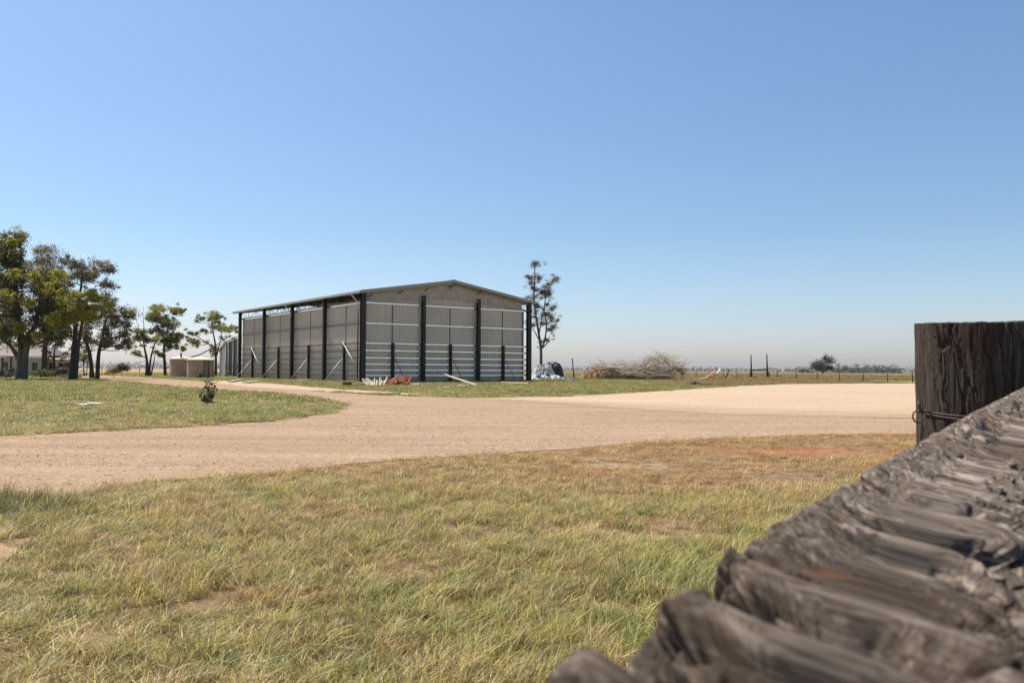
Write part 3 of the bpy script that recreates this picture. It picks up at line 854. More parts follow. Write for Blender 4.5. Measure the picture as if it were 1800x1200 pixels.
# ------------------------------------------------------------------ trees
def leaves(centres, sig, n_each, size, droop=.6, flat=.7):
    c = np.repeat(np.asarray(centres), n_each, 0); N = len(c)
    s = np.repeat(np.asarray(sig), n_each)[:, None]
    off = rng.normal(0, 1, (N, 3)) * s * np.array([1, 1, flat])
    p = c + off
    d = rng.normal(0, 1, (N, 3)); d[:, 2] -= droop; d /= np.linalg.norm(d, axis=1, keepdims=True)
    e = np.cross(d, rng.normal(0, 1, (N, 3))); e /= np.linalg.norm(e, axis=1, keepdims=True)
    L = (size * rng.uniform(.6, 1.4, N))[:, None]; W = L * .36
    V = np.stack([p - d * L / 2, p + e * W / 2, p + d * L / 2, p - e * W / 2], 1).reshape(-1, 3)
    return V, np.arange(N * 4).reshape(-1, 4)
def curve(a, b, bow, n=7, wob=.0):
    a, b = Vector(a), Vector(b); m = (a + b) / 2 + bow; out = []
    for i in range(n):
        t = i / (n - 1); p = a * (1 - t) ** 2 + m * 2 * t * (1 - t) + b * t * t
        if wob and 0 < i < n - 1: p += Vector((random.uniform(-wob, wob), random.uniform(-wob, wob), random.uniform(-wob, wob)))
        out.append(p)
    return out
def tree(label, Z, trunks, clumps, leafmat, bark, nleaf=9000, lsize=.26, name='gum_tree', cat='tree', depth=.6, group=None, twigs=True, dead=None, loose=.16, nsub=22, extra=None, fill=.45, fspread=1.0):
    """trunks: [(radius, [(px,py),...]), ...]; clumps: [(px, py, rx_px, ry_px[, dy])]"""
    base = at(trunks[0][1][0][0], 650, Z); base.z = 0
    t = thing(name, label, cat, base, group)
    tb = MB(); nodes = []
    crown_w = max([c[0] for c in clumps]) - min([c[0] for c in clumps]) if clumps else 20
    half = crown_w / F * Z / 2
    for ti, (rad, path) in enumerate(trunks):
        pts = []; dy = 0 if ti == 0 else random.uniform(-.2, .2)
        for i, (px, py) in enumerate(path):
            p = at(px, py, Z); p.y += dy
            if i == 0 and py > 645: p.z = -.1
            pts.append(p); dy += random.uniform(-.5, .5) * (.3 if i == 0 else .8)
        # resample smooth
        P2 = []
        for i in range(len(pts) - 1):
            for k in range(4):
                tt = k / 4; p0 = pts[max(i - 1, 0)]; p1 = pts[i]; p2 = pts[i + 1]; p3 = pts[min(i + 2, len(pts) - 1)]
                P2.append(.5 * ((2 * p1) + (p2 - p0) * tt + (2 * p0 - 5 * p1 + 4 * p2 - p3) * tt ** 2 + (-p0 + 3 * p1 - 3 * p2 + p3) * tt ** 3))
        P2.append(pts[-1])
        n = len(P2); rr = [rad * ((1 - .75 * i / (n - 1)) + (.3 * max(0, 1 - i / 2) if ti == 0 else 0)) for i in range(n)]
        tb.tube(P2, rr, 9, jit=.07)
        for i in range(2, n): nodes.append((P2[i], rr[i]))
    subs, sig = [], []
    for cl in clumps:
        px, py, rx, ry = cl[:4]
        dy = cl[4] if len(cl) > 4 else random.uniform(-1, 1) * half * depth
        c = at(px, py, Z); c.y += dy; RX, RY = rx / F * Z, ry / F * Z
        # limb
        best = min(nodes, key=lambda q: (q[0] - c).length + (3.0 * max(0, q[0].z - (c.z - RY * .6))))
        q, r0 = best; L = (c - q).length
        tgt = c - UP * RY * .4
        pts = curve(q, tgt, Vector((0, 0, -.12 * L)) + Vector((random.uniform(-.1, .1) * L, random.uniform(-.1, .1) * L, 0)), 7, .03 * L)
        rl = min(r0 * .75, .05 + .035 * L)
        tb.tube(pts, [rl * (1 - .75 * i / 6) for i in range(7)], 6)
        for i in (3, 5): nodes.append((pts[i], rl * (1 - .75 * i / 6)))
        ns = max(5, int(nsub * (rx * ry / 400.0) ** .5))
        lob = rng.normal(0, .52, (max(3, ns // 5), 3)) * np.array([1, 1, .8]); lob[:, 2] += .1
        for k in range(ns):
            d = lob[k % len(lob)] + rng.normal(0, .24, 3) * np.array([1, 1, .8])
            rr_ = 1.0
            s_ = Vector((c.x + d[0] * RX * rr_, c.y + d[1] * (RX * .9) * rr_, c.z + d[2] * RY * rr_))
            subs.append(tuple(s_)); sig.append(loose * (RX * RY) ** .5 * rng.choice([.45, .7, 1.0, 1.6]) + .05)
            if twigs and k % 3 != 1:
                o = random.choice(pts[3:])
                tb.tube(curve(o, s_, Vector((0, 0, -.08)) * L * .3, 4, .04 * RX), [rl * .3, rl * .2, rl * .14, rl * .08], 4, caps=False)
    zs = [q[0].z for q in nodes]; zc = min(zs) + .42 * (max(zs) - min(zs)); hi = [q for q in nodes if q[0].z > zc]
    for k in range(int(fill * len(subs))):
        q0 = random.choice(hi)[0] if hi and random.random() < .5 else Vector(random.choice(subs))
        o_ = Vector((random.gauss(0, .45), random.gauss(0, .45), random.gauss(0, .35))) * fspread
        subs.append(tuple(q0 + o_)); sig.append(random.uniform(.10, .22) * fspread)
    if dead:
        for (x0, y0, x1, y1) in dead:
            a, b = at(x0, y0, Z), at(x1, y1, Z); tb.tube(curve(a, b, Vector((0, 0, 0)), 5, .12), [.07, .055, .04, .03, .015], 5)
    tb.build('trunk', M[bark], t)
    ne = max(6, int(nleaf / max(1, len(subs))))
    V, Fq = leaves(subs, sig, ne, lsize)
    V = V - np.array(t.location)
    me = raw_mesh('crown', V, Fq, M[leafmat])
    lv = np.repeat(np.clip(rng.normal(.45, .22, len(subs)), 0, 1), ne); lv = np.clip(lv + rng.normal(0, .18, len(lv)), 0, 1)
    a = me.attributes.new('lv', 'FLOAT', 'POINT'); a.data.foreach_set('value', np.repeat(lv, 4).astype(np.float32))
    link('crown', me, t)
    if extra:
        for (cls, mt, nl) in extra:
            s2, g2 = [], []
            for px, py, rx, ry in cls:
                c = at(px, py, Z - half * .85); RX, RY = rx / F * Z, ry / F * Z
                for k in range(16):
                    d = rng.normal(0, 1, 3); d /= np.linalg.norm(d)
                    s2.append((c.x + d[0] * RX * .8, c.y + d[1] * RX * .8, c.z + d[2] * RY * .8)); g2.append(.2 * (RX * RY) ** .5)
            V, Fq = leaves(s2, g2, max(4, nl // len(s2)), lsize); V = V - np.array(t.location)
            me = raw_mesh('crown', V, Fq, M[mt]); lv = rng.random(len(V) // 4)
            a = me.attributes.new('lv', 'FLOAT', 'POINT'); a.data.foreach_set('value', np.repeat(lv, 4).astype(np.float32))
            link('crown', me, t, label='paler yellow-green foliage')
    return t

tree('huge spreading gum tree with a thick grey trunk, front left of the grove', 80,
     [(.42, [(38, 667), (37, 635), (33, 600), (25, 560), (18, 520), (14, 480), (10, 440)]),
      (.32, [(46, 666), (48, 630), (56, 595), (66, 560), (72, 520), (70, 490)]), (.24, [(36, 640), (20, 612), (0, 590), (-20, 560)])],
     [(8, 422, 18, 14), (-10, 440, 22, 18), (24, 418, 9, 9), (6, 448, 20, 14), (14, 470, 18, 14), (-8, 478, 24, 16), (30, 445, 8, 7), (20, 500, 34, 22), (-30, 520, 40, 30), (55, 498, 30, 20), (82, 520, 30, 26), (30, 545, 34, 28), (-15, 580, 36, 24),
      (95, 488, 24, 14), (70, 560, 34, 28), (20, 590, 30, 22), (95, 585, 24, 20), (50, 600, 28, 14), (105, 545, 24, 24), (112, 505, 14, 12)],
     'leaf_olive', 'bark_grey', 60000, .22, depth=.5, loose=.26, nsub=46,
     extra=[([(22, 480, 16, 8), (52, 486, 14, 9), (100, 484, 18, 9), (78, 508, 14, 12), (110, 520, 12, 14), (12, 520, 14, 12), (45, 530, 12, 9), (18, 422, 9, 7), (92, 560, 12, 9), (30, 575, 12, 8), (65, 590, 12, 6)], 'leaf_yellow', 9000)])
tree('tall thin-crowned gum rising behind the huge spreading gum', 96,
     [(.35, [(78, 664), (80, 610), (84, 560), (88, 510), (92, 470)])],
     [(92, 445, 22, 12), (65, 452, 18, 12), (50, 462, 12, 10), (112, 455, 12, 10), (80, 475, 24, 14), (105, 480, 20, 14)],
     'leaf_brown', 'bark_dark', 8500, .19, loose=.26, nsub=30)
tree('dark-trunked gum with a domed airy brown crown, centre of the grove', 80,
     [(.30, [(128, 664), (129, 630), (130, 590), (134, 550), (140, 515), (146, 490)]), (.24, [(134, 664), (137, 620), (141, 580), (150, 540), (160, 510)])],
     [(150, 465, 18, 9), (128, 474, 16, 11), (172, 470, 16, 10), (188, 480, 10, 9), (140, 485, 14, 10), (165, 488, 16, 10), (182, 500, 14, 10), (120, 490, 10, 10)],
     'leaf_brown', 'bark_dark', 9500, .19, loose=.24, nsub=32,
     extra=[([(150, 520, 28, 12), (175, 532, 20, 16), (125, 530, 22, 14), (140, 545, 26, 12), (115, 555, 22, 14), (165, 550, 22, 12), (100, 572, 16, 9), (135, 562, 22, 8)], 'leaf_yellow', 20000)])
tree('twin-stemmed gum with a drooping crown, right edge of the grove', 90,
     [(.24, [(163, 665), (160, 630), (154, 600), (150, 575), (160, 550)]), (.24, [(173, 665), (173, 625), (178, 595), (186, 565), (196, 540)])],
     [(195, 530, 22, 12), (215, 545, 12, 12), (205, 565, 20, 16), (222, 580, 8, 16), (185, 580, 22, 18), (170, 600, 20, 12), (212, 598, 14, 12), (195, 605, 14, 9), (213, 614, 8, 6), (150, 590, 14, 16), (165, 560, 18, 16), (182, 550, 18, 12)],
     'leaf_brown', 'bark_dark', 19000, .2, loose=.24, nsub=30)
tree('small dark tree beside the house gable, behind the grove', 100,
     [(.2, [(97, 662), (96, 640), (95, 622), (98, 605)]), (.12, [(96, 635), (84, 618), (78, 608)])],
     [(95, 600, 16, 9), (80, 605, 12, 8), (110, 615, 14, 14), (118, 635, 10, 12)], 'leaf_dark', 'bark_dark', 3500, .22)
tree('slender sapling behind the dark trunks of the grove', 118,
     [(.10, [(149, 658), (148, 635), (150, 612)]), (.08, [(152, 657), (154, 634), (156, 615)])],
     [(149, 610, 10, 12), (143, 628, 8, 12), (156, 625, 7, 10), (118, 650, 9, 7)], 'leaf_olive', 'bark_dark', 2500, .22)
for px, rx, ry, mt, lab in ((200, 12, 6, 'leaf_olive', 'low round bush beyond the grove, nearer the grove'), (216, 9, 8, 'leaf_fresh', 'low round bush beyond the grove, nearer the twin tanks'),
                            (12, 24, 6, 'leaf_dark', 'dark garden shrub at the foot of the huge gum, by the frame edge'), (72, 20, 5, 'leaf_fresh', 'pale green low shrub between huge gum and house corner'), (108, 14, 7, 'leaf_dark', 'dark shrub right of the house corner')):
    Z = 90 if px < 150 else 108
    tree(lab, Z, [(.05, [(px, 660), (px, 655)])], [(px, 661 - ry if px < 150 else 657 - ry, rx, ry, 0.), (px + rx * .5, 660 - ry * .6 if px < 150 else 657 - ry, rx * .6, ry * .7, .3)], mt, 'bark_dark', 2200, .16, name='shrub', cat='shrub', twigs=False, loose=.25, fill=0)
tree('bushy gum with dark lower crown, left of the concrete tanks', 118,
     [(.24, [(259, 657), (258, 635), (254, 610), (250, 590)]), (.18, [(262, 657), (264, 635), (270, 612), (280, 585)]), (.14, [(265, 656), (270, 640), (271, 620)]),
      (.24, [(291, 657), (289, 635), (287, 612), (293, 585), (296, 560)])],
     [(285, 545, 16, 7), (272, 553, 14, 9), (305, 548, 12, 6), (316, 546, 6, 5), (263, 560, 9, 8), (285, 565, 18, 10), (302, 572, 14, 10), (278, 582, 16, 9), (295, 590, 16, 10), (270, 598, 14, 9), (290, 603, 16, 9),
      (308, 592, 8, 10), (253, 585, 8, 8), (245, 595, 6, 5), (283, 625, 8, 8), (303, 610, 10, 8), (240, 620, 7, 5)],
     'leaf_olive', 'bark_dark', 24000, .22, depth=.4, loose=.22, nsub=30, dead=[(252, 600, 236, 556), (251, 590, 251, 538), (252, 610, 232, 585)],
     extra=[([(280, 541, 20, 5), (310, 544, 8, 4), (280, 592, 16, 4), (270, 552, 10, 4)], 'leaf_yellow', 1800)])
tree('umbrella-crowned gum with separate leaf pads, left of the lean-to', 120,
     [(.2, [(380, 656), (380, 630), (378, 605), (374, 585), (372, 565)]), (.12, [(381, 625), (386, 605), (390, 585)]), (.1, [(378, 610), (362, 602), (348, 592), (338, 586)])],
     [(372, 556, 18, 8), (355, 564, 9, 6), (395, 558, 10, 5), (385, 575, 12, 8), (400, 580, 14, 7), (414, 576, 8, 7), (344, 586, 8, 5), (338, 602, 10, 6), (325, 611, 6, 8), (346, 606, 6, 6), (376, 612, 9, 6), (365, 582, 6, 4)],
     'leaf_olive', 'bark_dark', 13000, .2, depth=.4, loose=.21, nsub=26,
     extra=[([(372, 551, 15, 4), (400, 577, 14, 4), (336, 598, 8, 4)], 'leaf_yellow', 1300)])
tree('tall bare-limbed gum with small round leaf tufts, right of the shed', 102,
     [(.20, [(951, 655), (951, 625), (950, 605), (946, 580), (941, 550), (938, 520), (940, 490), (939, 466)]),
      (.11, [(952, 612), (958, 595), (960, 570), (956, 545), (960, 520), (970, 495), (975, 483)]), (.09, [(951, 604), (944, 590), (936, 575), (930, 560)]),
      (.10, [(953, 612), (962, 602), (966, 590)]), (.09, [(948, 585), (952, 560), (957, 535)])],
     [(939, 461, 8, 4), (928, 487, 6, 5), (933, 497, 5, 5), (949, 489, 6, 5), (976, 488, 6, 7), (962, 503, 6, 5), (940, 508, 6, 5), (953, 512, 6, 5), (965, 515, 5, 5), (938, 524, 9, 4), (958, 518, 7, 6),
      (944, 537, 6, 6), (969, 541, 8, 6), (958, 553, 6, 5), (970, 562, 7, 7), (980, 563, 4, 3), (941, 552, 5, 7), (955, 570, 6, 5), (966, 578, 6, 5), (926, 566, 5, 4), (952, 600, 5, 4), (963, 598, 4, 4), (936, 570, 4, 6), (973, 575, 4, 4)],
     'leaf_brown', 'bark_grey', 38000, .10, depth=.35, loose=.34, nsub=44, fill=.7, fspread=.9)
tree('lone round dark tree standing above the far treeline', 420,
     [(.45, [(1446, 653), (1446, 645), (1446, 638)])], [(1446, 638, 14, 12, 0.), (1438, 645, 11, 7, .5), (1453, 633, 9, 9, .5), (1453, 647, 12, 6, 0.), (1444, 648, 14, 5, 0.)], 'leaf_far', 'bark_dark', 7000, .6, cat='tree', loose=.3, nsub=60, fill=0)
# far treelines: read as one mass
def treeline(name, spans, label):
    subs, sig = [], []
    tb = MB()
    for (p0, p1, Z, hpx, n) in spans:
        for i in range(n):
            px = p0 + (p1 - p0) * (i + random.uniform(.1, .9)) / n
            Zz = Z * random.uniform(.93, 1.07); h = hpx / F * Zz * random.uniform(.45, 1.1)
            X = (px - 900) / F * Zz
            for k in range(5): subs.append((X + random.gauss(0, h * .3), Zz + random.gauss(0, h), h * (.16 + .19 * k + random.uniform(-.1, .1)))); sig.append(h * .15)
            tb.tube([(X, Zz, 0), (X + .3, Zz, h * .7)], [h * .03, h * .015], 4)
    V, Fq = leaves(subs, sig, 16, np.median(sig) * 1.3)
    Vt = np.array(tb.v); n0 = len(V)
    me = bpy.data.meshes.new(name)
    me = raw_mesh(name, np.concatenate([V, Vt]), np.concatenate([Fq, np.array([f for f in tb.f if len(f) == 4]) + n0]), M['leaf_far'])
    a = me.attributes.new('lv', 'FLOAT', 'POINT'); a.data.foreach_set('value', np.concatenate([np.repeat(rng.random(n0 // 4), 4), np.zeros(len(Vt))]).astype(np.float32))
    link(name, me, kind='stuff', label=label, cat='trees')
treeline('far_treeline', [(1404, 1430, 560, 13, 12), (1462, 1582, 560, 14, 74), (1582, 1700, 900, 10, 26), (1380, 1395, 700, 13, 2), (1040, 1060, 800, 10, 6)], 'thin line of far trees on the horizon right of the tall gate posts')
treeline('horizon_woodland', [(-100, 480, 2000, 13, 300), (990, 1410, 1900, 6, 110), (1160, 1260, 1500, 7, 10), (1600, 2300, 1800, 6, 80)], 'faint woodland strip along the whole horizon')

# ------------------------------------------------------------------ house behind the grove
hz = 108
hb = at(40, 650, hz); hb.z = 0
house = thing('farm_house', 'low pale farmhouse with brown iron roof half hidden by the gum grove', 'house', hb)
def hp(px, z, dz=0.0): return Vector((at(px, 650, hz).x, hz + dz, z))
WT = 2.35
xl, xr = hp(-110, 0).x, hp(80, 0).x
MB().box(((xl + xr) / 2, hz + 4, WT / 2 + .1), (xr - xl, 8, WT)).build('wall', M['house_wall'], house)
MB().box(((xl + xr) / 2, hz - .35, WT + .16), (xr - xl + .9, .05, .24)).build('fascia', M['white'], house)
rf = MB(); e = .5; zt = WT + .28; zr = zt + 1.35
rf.add([(xl - e, hz - .4, zt), (xr + e, hz - .4, zt), (xr + e, hz + 8.4, zt), (xl - e, hz + 8.4, zt), (xl + 3, hz + 4, zr), (xr - 2.0, hz + 4, zr)],
       [(0, 1, 5, 4), (1, 2, 5), (2, 3, 4, 5), (3, 0, 4), (3, 2, 1, 0)])
rf.build('roof', M['house_roof'], house)
for px in (62, 10, -30, -70):
    w = MB().box(hp(px, 1.35, -.03), (.95, .06, 1.25)).build('window', M['white'], house); sub(w, house); 
    MB().box(hp(px, 1.35, -.07), (.8, .03, 1.1)).build('pane', M['dark_glass'], w)
# closed porch at the right end with a warm lit roof
px0, px1 = hp(80.5, 0).x, hp(93, 0).x
MB().box(((px0 + px1) / 2 + .02, hz + 2.6, 1.1), (px1 - px0, 4, 2.2)).build('porch_wall', M['house_wall'], house)
MB().box(((px0 + px1) / 2, hz + .57, .95), (.62, .05, 1.75)).build('door', M['brown'], house)
MB().beam((px1 + .2, hz + .3, 2.25), (px0 - .1, hz + .3, 2.6), 1.3, .06).build('porch_roof', M['house_roof_warm'], house)
MB().beam((px1 + .2, hz + 2.5, 2.25), (px0 - .1, hz + 2.5, 2.6), 2.9, .05).build('porch_roof', M['house_roof_warm'], house)
# carport left in front, with dark posts
cp = thing('carport', 'flat-roofed carport with pale edge left of the huge gum trunk', 'carport', (at(2, 650, 98).x, 98, 0))
for px in (-20, 5, 20): MB().box((at(px, 650, 97).x, 97, 1.2), (.14, .14, 2.4)).build('post', M['fencepost'], cp)
MB().box((at(-5, 650, 98).x, 98, 2.45), (4.2, 3.4, .12)).build('roof', M['house_roof'], cp)
MB().box((at(-5, 650, 98).x, 96.2, 2.45), (4.3, .06, .2)).build('fascia', M['white'], cp)
gb = thing('gable_shed', 'brown-roofed outbuilding behind the carport at the left edge', 'shed', (at(-15, 650, 125).x, 125, 0))
gx = at(-20, 650, 125).x
MB().box((gx, 127, 1.4), (7, 5, 2.8)).build('wall', M['house_roof'], gb)
MB().add([(gx - 3.8, 124.2, 2.7), (gx, 124.2, 3.9), (gx + 3.8, 124.2, 2.7), (gx - 3.8, 129.8, 2.7), (gx, 129.8, 3.9), (gx + 3.8, 129.8, 2.7)], [(0, 1, 4, 3), (1, 2, 5, 4), (0, 2, 1), (3, 4, 5)]).build('roof', M['house_roof'], gb)
MB().beam((gx, 124.1, 3.95), (gx + 3.9, 124.1, 2.75), .08, .16).build('bargeboard', M['white'], gb)
MB().beam((gx, 124.1, 3.95), (gx - 3.9, 124.1, 2.75), .08, .16).build('bargeboard', M['white'], gb)

# pallet stack near the trunks
pl = thing('pallet', 'weathered pallet lying near the dark trunks of the grove', 'pallet', (at(127, 650, 84).x, 84, 0))
px_ = at(127, 650, 84).x
for k in range(5): MB().box((px_, 83.4 + k * .3, .42), (1.3 * 1.2, .12, .04)).build('slat', M['bark_pale'], pl)
for k in range(3): MB().box((px_ - .65 + k * .65, 84, .30), (.1, 1.3, .16)).build('runner', M['bark_pale'], pl)
for k in range(5): MB().box((px_, 83.4 + k * .3, .18), (1.3 * 1.2, .12, .04)).build('slat', M['bark_pale'], pl)

# ------------------------------------------------------------------ tarp-covered stack right of the shed
def blob(name, cx, cy, rx, ry, h, seed, mat, parent, nu=90, nv=90, crumple=.3, shape=2.2, cut=None, ox=0, z0=0):
    u = np.linspace(-1, 1, nu); v = np.linspace(-1, 1, nv); U, Vv = np.meshgrid(u, v, indexing='ij')
    rr_ = (np.abs(U) ** shape + np.abs(Vv) ** shape)
    Hh = h * np.clip(1 - rr_, 0, 1) ** .5
    x = cx + U * rx; y = cy + Vv * ry
    n = 1 - np.abs(2 * fbm(x * 1.3, y * 1.3, 0, seed, 4) - 1); n2 = fbm(x * 4, y * 4, 0, seed + 5, 3)
    Hh = Hh * (1 - crumple * .5) + (n - .6) * crumple * h * (Hh > 0) + (n2 - .5) * .12 * crumple * h + z0
    x = x + (fbm(x * 2, y * 2, 7, seed + 9, 3) - .5) * .5; y = y + (fbm(x * 2, y * 2, 9, seed + 11, 3) - .5) * .5
    Vt = np.stack([x, y, np.maximum(Hh, .01)], -1).reshape(-1, 3) - np.array(parent.location)
    keep = (rr_ < 1.12).ravel(); Fq = grid_faces(nu, nv); Fq = Fq[keep[Fq].all(1)]
    me = raw_mesh(name, Vt, Fq[:, ::-1] if False else Fq, mat)
    return link(name, me, parent)
q = at(958, 650, 98); q.z = 0
tp = thing('covered_stack', 'stack wrapped in crumpled grey tarpaulin with black sheeting, right of the shed', 'tarp pile', q)
blob('black_sheet', q.x + .95, q.y + .9, 1.2, 1.2, 2.15, 3, M['black'], tp, 60, 60, .12, 3.5)
blob('silver_tarp', q.x - .2, q.y + .2, 1.7, 1.4, 2.0, 5, M['tarp'], tp, 110, 110, .5, 1.7)
blob('tarp_skirt', q.x - .2, q.y - .9, 2.6, 1.2, .75, 8, M['tarp'], tp, 110, 90, .9, 2.0)
blob('blue_fold', q.x - .2, q.y - 1.35, .9, .5, 1.0, 12, M['tarp_blue'], tp, 40, 40, .7, 2.0)
q2 = at(1000, 650, 100); q2.z = 0
fl = thing('loose_tarp', 'flat grey sheet lying on the ground by the leaning pole', 'tarpaulin', q2)
blob('sheet', q2.x, q2.y, 1.3, 1.2, .36, 21, M['tarp'], fl, 60, 50, .6, 2.0)
pb = at(1009.5, 650, 112); pb.z = 0
MB().tube([pb, pb + Vector((-.15, 0, 1.3)), pb + Vector((-.25, 0, 2.65)), pb + Vector((-.2, 0, 2.75))], [.10, .08, .075, .07], 7, jit=.1).build('timber_pole', M['fencepost'], loc=tuple(pb), label='thin dark pole leaning left between tarpaulin pile and brush heap', cat='pole')

# ------------------------------------------------------------------ brush and log heap
q = at(1110, 650, 104); q.z = 0
bh = thing('brush_heap', 'long heap of dead branches and logs beside orange soil', 'brush pile', q)
blob('soil_mound', q.x - 3.7, q.y - .5, 2.6, 2.0, 1.75, 31, M['dirt'], bh, 70, 60, .8, 1.6)
blob('soil_mound', q.x - .5, q.y + .5, 5.5, 1.8, .9, 33, M['stick_brown'], bh, 90, 50, .9, 2)
for i in range(34):
    px = random.choice((random.uniform(1055, 1185), random.uniform(1090, 1185))); c = at(px, 650, 102 + random.uniform(-1.5, 3)); L = random.uniform(1.2, 4.2)
    z = random.uniform(.2, 1.25); a = random.uniform(-.35, .35); d = Vector((math.cos(a) * random.choice((-1, 1)), random.uniform(-.5, .5), math.sin(a) * .6))
    p = Vector((c.x, c.y, z)); r = random.uniform(.05, .15)
    pts = curve(p - d * L / 2, p + d * L / 2, Vector((0, 0, random.uniform(-.1, .4))), 5, .06)
    for w in pts: w.z = max(w.z, .04)
    MB().tube(pts, [r, r * .9, r * .8, r * .6, r * .4], 6, jit=.12).build('log', M[random.choice(('bark_pale', 'bark_pale', 'stick_brown', 'bark_grey'))], bh)
tw = MB()
for i in range(320):
    px = random.choice((random.gauss(1150, 22), random.uniform(1050, 1200), random.gauss(1168, 16)))
    px = min(max(px, 1040), 1205)
    c = at(px, 650, 103 + random.uniform(-2, 3)); top = 1.5 + 1.3 * math.exp(-((px - 1160) / 26) ** 2)
    z = random.uniform(.1, top); L = random.uniform(.5, 1.7); a = random.uniform(-.3, 1.4); s_ = random.choice((-1, 1))
    p = Vector((c.x, c.y, z)); e = p + Vector((math.cos(a) * s_, random.uniform(-.4, .4), math.sin(a) * .75)) * L
    tw.tube(curve(p, e, Vector((0, 0, .1)), 3, .04), [.03, .02, .01], 3, caps=False)
tw.build('twigs', M['stick_brown'], bh, kind='stuff')
tw = MB()
for i in range(720):
    px = min(max(random.choice((random.gauss(1100, 28), random.gauss(1160, 20), random.uniform(1050, 1190))), 1042), 1204)
    c = at(px, 650, 103 + random.uniform(-2, 3)); top = 1.9 + 1.2 * math.exp(-((px - 1165) / 26) ** 2)
    z = random.uniform(.2, top); L = random.uniform(.5, 1.9); a = random.uniform(0, 1.2); s_ = random.choice((-1, 1))
    p = Vector((c.x, c.y, z)); e = p + Vector((math.cos(a) * s_, random.uniform(-.4, .4), math.sin(a) * .75)) * L
    tw.tube(curve(p, e, Vector((0, 0, .1)), 3, .05), [.025, .018, .008], 3, caps=False)
tw.build('pale_twigs', M['bark_pale'], bh, kind='stuff')
tree('dry grey-brown bush at the right end of the brush heap', 103, [(.05, [(1199, 662), (1199, 655)])], [(1198, 653, 6, 6, 0.), (1188, 650, 9, 7, 0.)], 'leaf_brown', 'bark_dark', 1500, .14, name='shrub', cat='shrub', twigs=False, loose=.25, fill=0)
# small wood heap with red painted boards
q = at(1228, 676, 62); q = Vector((*gp(1228, 678), 0))
sw = thing('scrap_wood_heap', 'small heap of dark wood chunks near the yard edge', 'wood pile', q)
for i in range(12):
    a = random.uniform(0, 3.14); p = q + Vector((random.uniform(-.7, .7), random.uniform(-.3, .3), random.uniform(.05, .25)))
    d = Vector((math.cos(a), math.sin(a) * .5, random.uniform(-.1, .35))) * random.uniform(.2, .5)
    MB().tube([p - d, p + d], [.05, .04], 6, jit=.15).build('chunk', M[random.choice(('stick_brown', 'bark_dark', 'stick_brown'))], sw)
q = Vector((*gp(1248, 667), 0))
rp = thing('fallen_panel', 'faded red and white board propped aslant in the grass left of the leaning fence post', 'board', q)
def qp(px, z, dy=0): return Vector((at(px, 650, q.y).x, q.y + dy, z))
MB().beam(qp(1240, .15), qp(1258, 1.15), .9, .05).build('board', M['red'], rp)
MB().beam(qp(1224, .04, -.5), qp(1242, .30, -.5), .5, .04).build('board', M['white'], rp, label='white lower board')
MB().beam(qp(1255, .35, .1), qp(1266, 1.35, .1), .6, .05).build('board', M['white'], rp, label='white end board')
MB().beam(qp(1243, .02, .3), qp(1256, 1.05, .5), .06, .08).build('prop', M['fencepost'], rp)

# ------------------------------------------------------------------ fences and gate posts
gpst = thing('gateway', 'two tall old timber posts with cross rails standing in the fence line', 'gate posts', Vector((at(1335, 650, 136).x, 136, 0)))
for px, top in ((1321, 623.5), (1349, 621.8)):
    b = at(px, 650, 136); b.z = -.1; t = at(px - 1, top, 136)
    MB().tube([b, b.lerp(t, .4), b.lerp(t, .7), t], [.17, .14, .10, .09], 8, jit=.08).build('post', M['fencepost'], gpst)
MB().beam(at(1321, 650.2, 135.8), at(1349, 649.2, 135.8), .16, .18).build('rail', M['fencepost'], gpst)
MB().beam(at(1321, 656.5, 135.8), at(1349, 656.5, 135.8), .08, .08).build('rail', M['wire'], gpst)
MB().beam(at(1321, 662.5, 135.8), at(1349, 662.5, 135.8), .12, .15).build('rail', M['fencepost'], gpst)
def fence(label, posts, wires, mat='fencepost', pr=.06, group=None):
    """posts: [(px, Z, height)]"""
    P = [Vector((at(px, 650, Z).x, Z, 0)) for px, Z, h in posts]
    f = thing('wire_fence', label, 'fence', P[0])
    for p, (px, Z, h) in zip(P, posts):
        r = pr * random.uniform(.8, 1.3); t = p + Vector((random.uniform(-.08, .08), 0, h))
        MB().tube([p - UP * .1, p.lerp(t, .5), t], [r, r * .95, r * .85], 6, jit=.1).build('post', M[mat], f)
    for z in wires:
        w = MB(); pts = []
        for i in range(len(P) - 1):
            for k in range(3):
                q = P[i].lerp(P[i + 1], k / 3); pts.append(q + UP * (z - .03 * (k > 0)) - Vector((0, .07, 0)))
        pts.append(P[-1] + UP * z); w.tube(pts, .009, 3)
        w.build('wire', M['wire'], f)
    return f
fence('sagging wire fence running right from the tall gate posts past the yard', [(1352, 136, 1.1), (1366, 128, 1.3), (1400, 116, 1.05), (1436, 106, 1.15), (1476, 98, 1.0), (1517, 92, 1.15), (1560, 89, 1.0), (1604, 88, 1.2), (1660, 87, 1.1), (1730, 86, 1.1), (1810, 85, 1.1), (1900, 84, 1.1), (2000, 83, 1.1)], (.3, .6, .95))
fence('old wire fence left of the tall gate posts with one leaning post', [(1203, 150, 1.2), (1224, 150, 1.0), (1248, 148, 1.0), (1272, 146, 1.0), (1296, 142, 1.0), (1318, 137, 1.0)], (.35, .7))
fence('distant wire fence crossing the pale paddock left of the tanks', [(-40 + 22 * k, 185 + k, 1.2) for k in range(19)], (.4, .8, 1.1), pr=.07)
lp = Vector((*gp(1274.5, 666), 0)); tl = at(1282, 649.5, lp.y - 1)
MB().tube([lp - UP * .1, lp.lerp(tl, .5), tl], [.11, .09, .08], 7, jit=.1).build('fence_post', M['fencepost'], loc=tuple(lp), label='loose old fence post leaning right, left of the tall gate posts', cat='post')

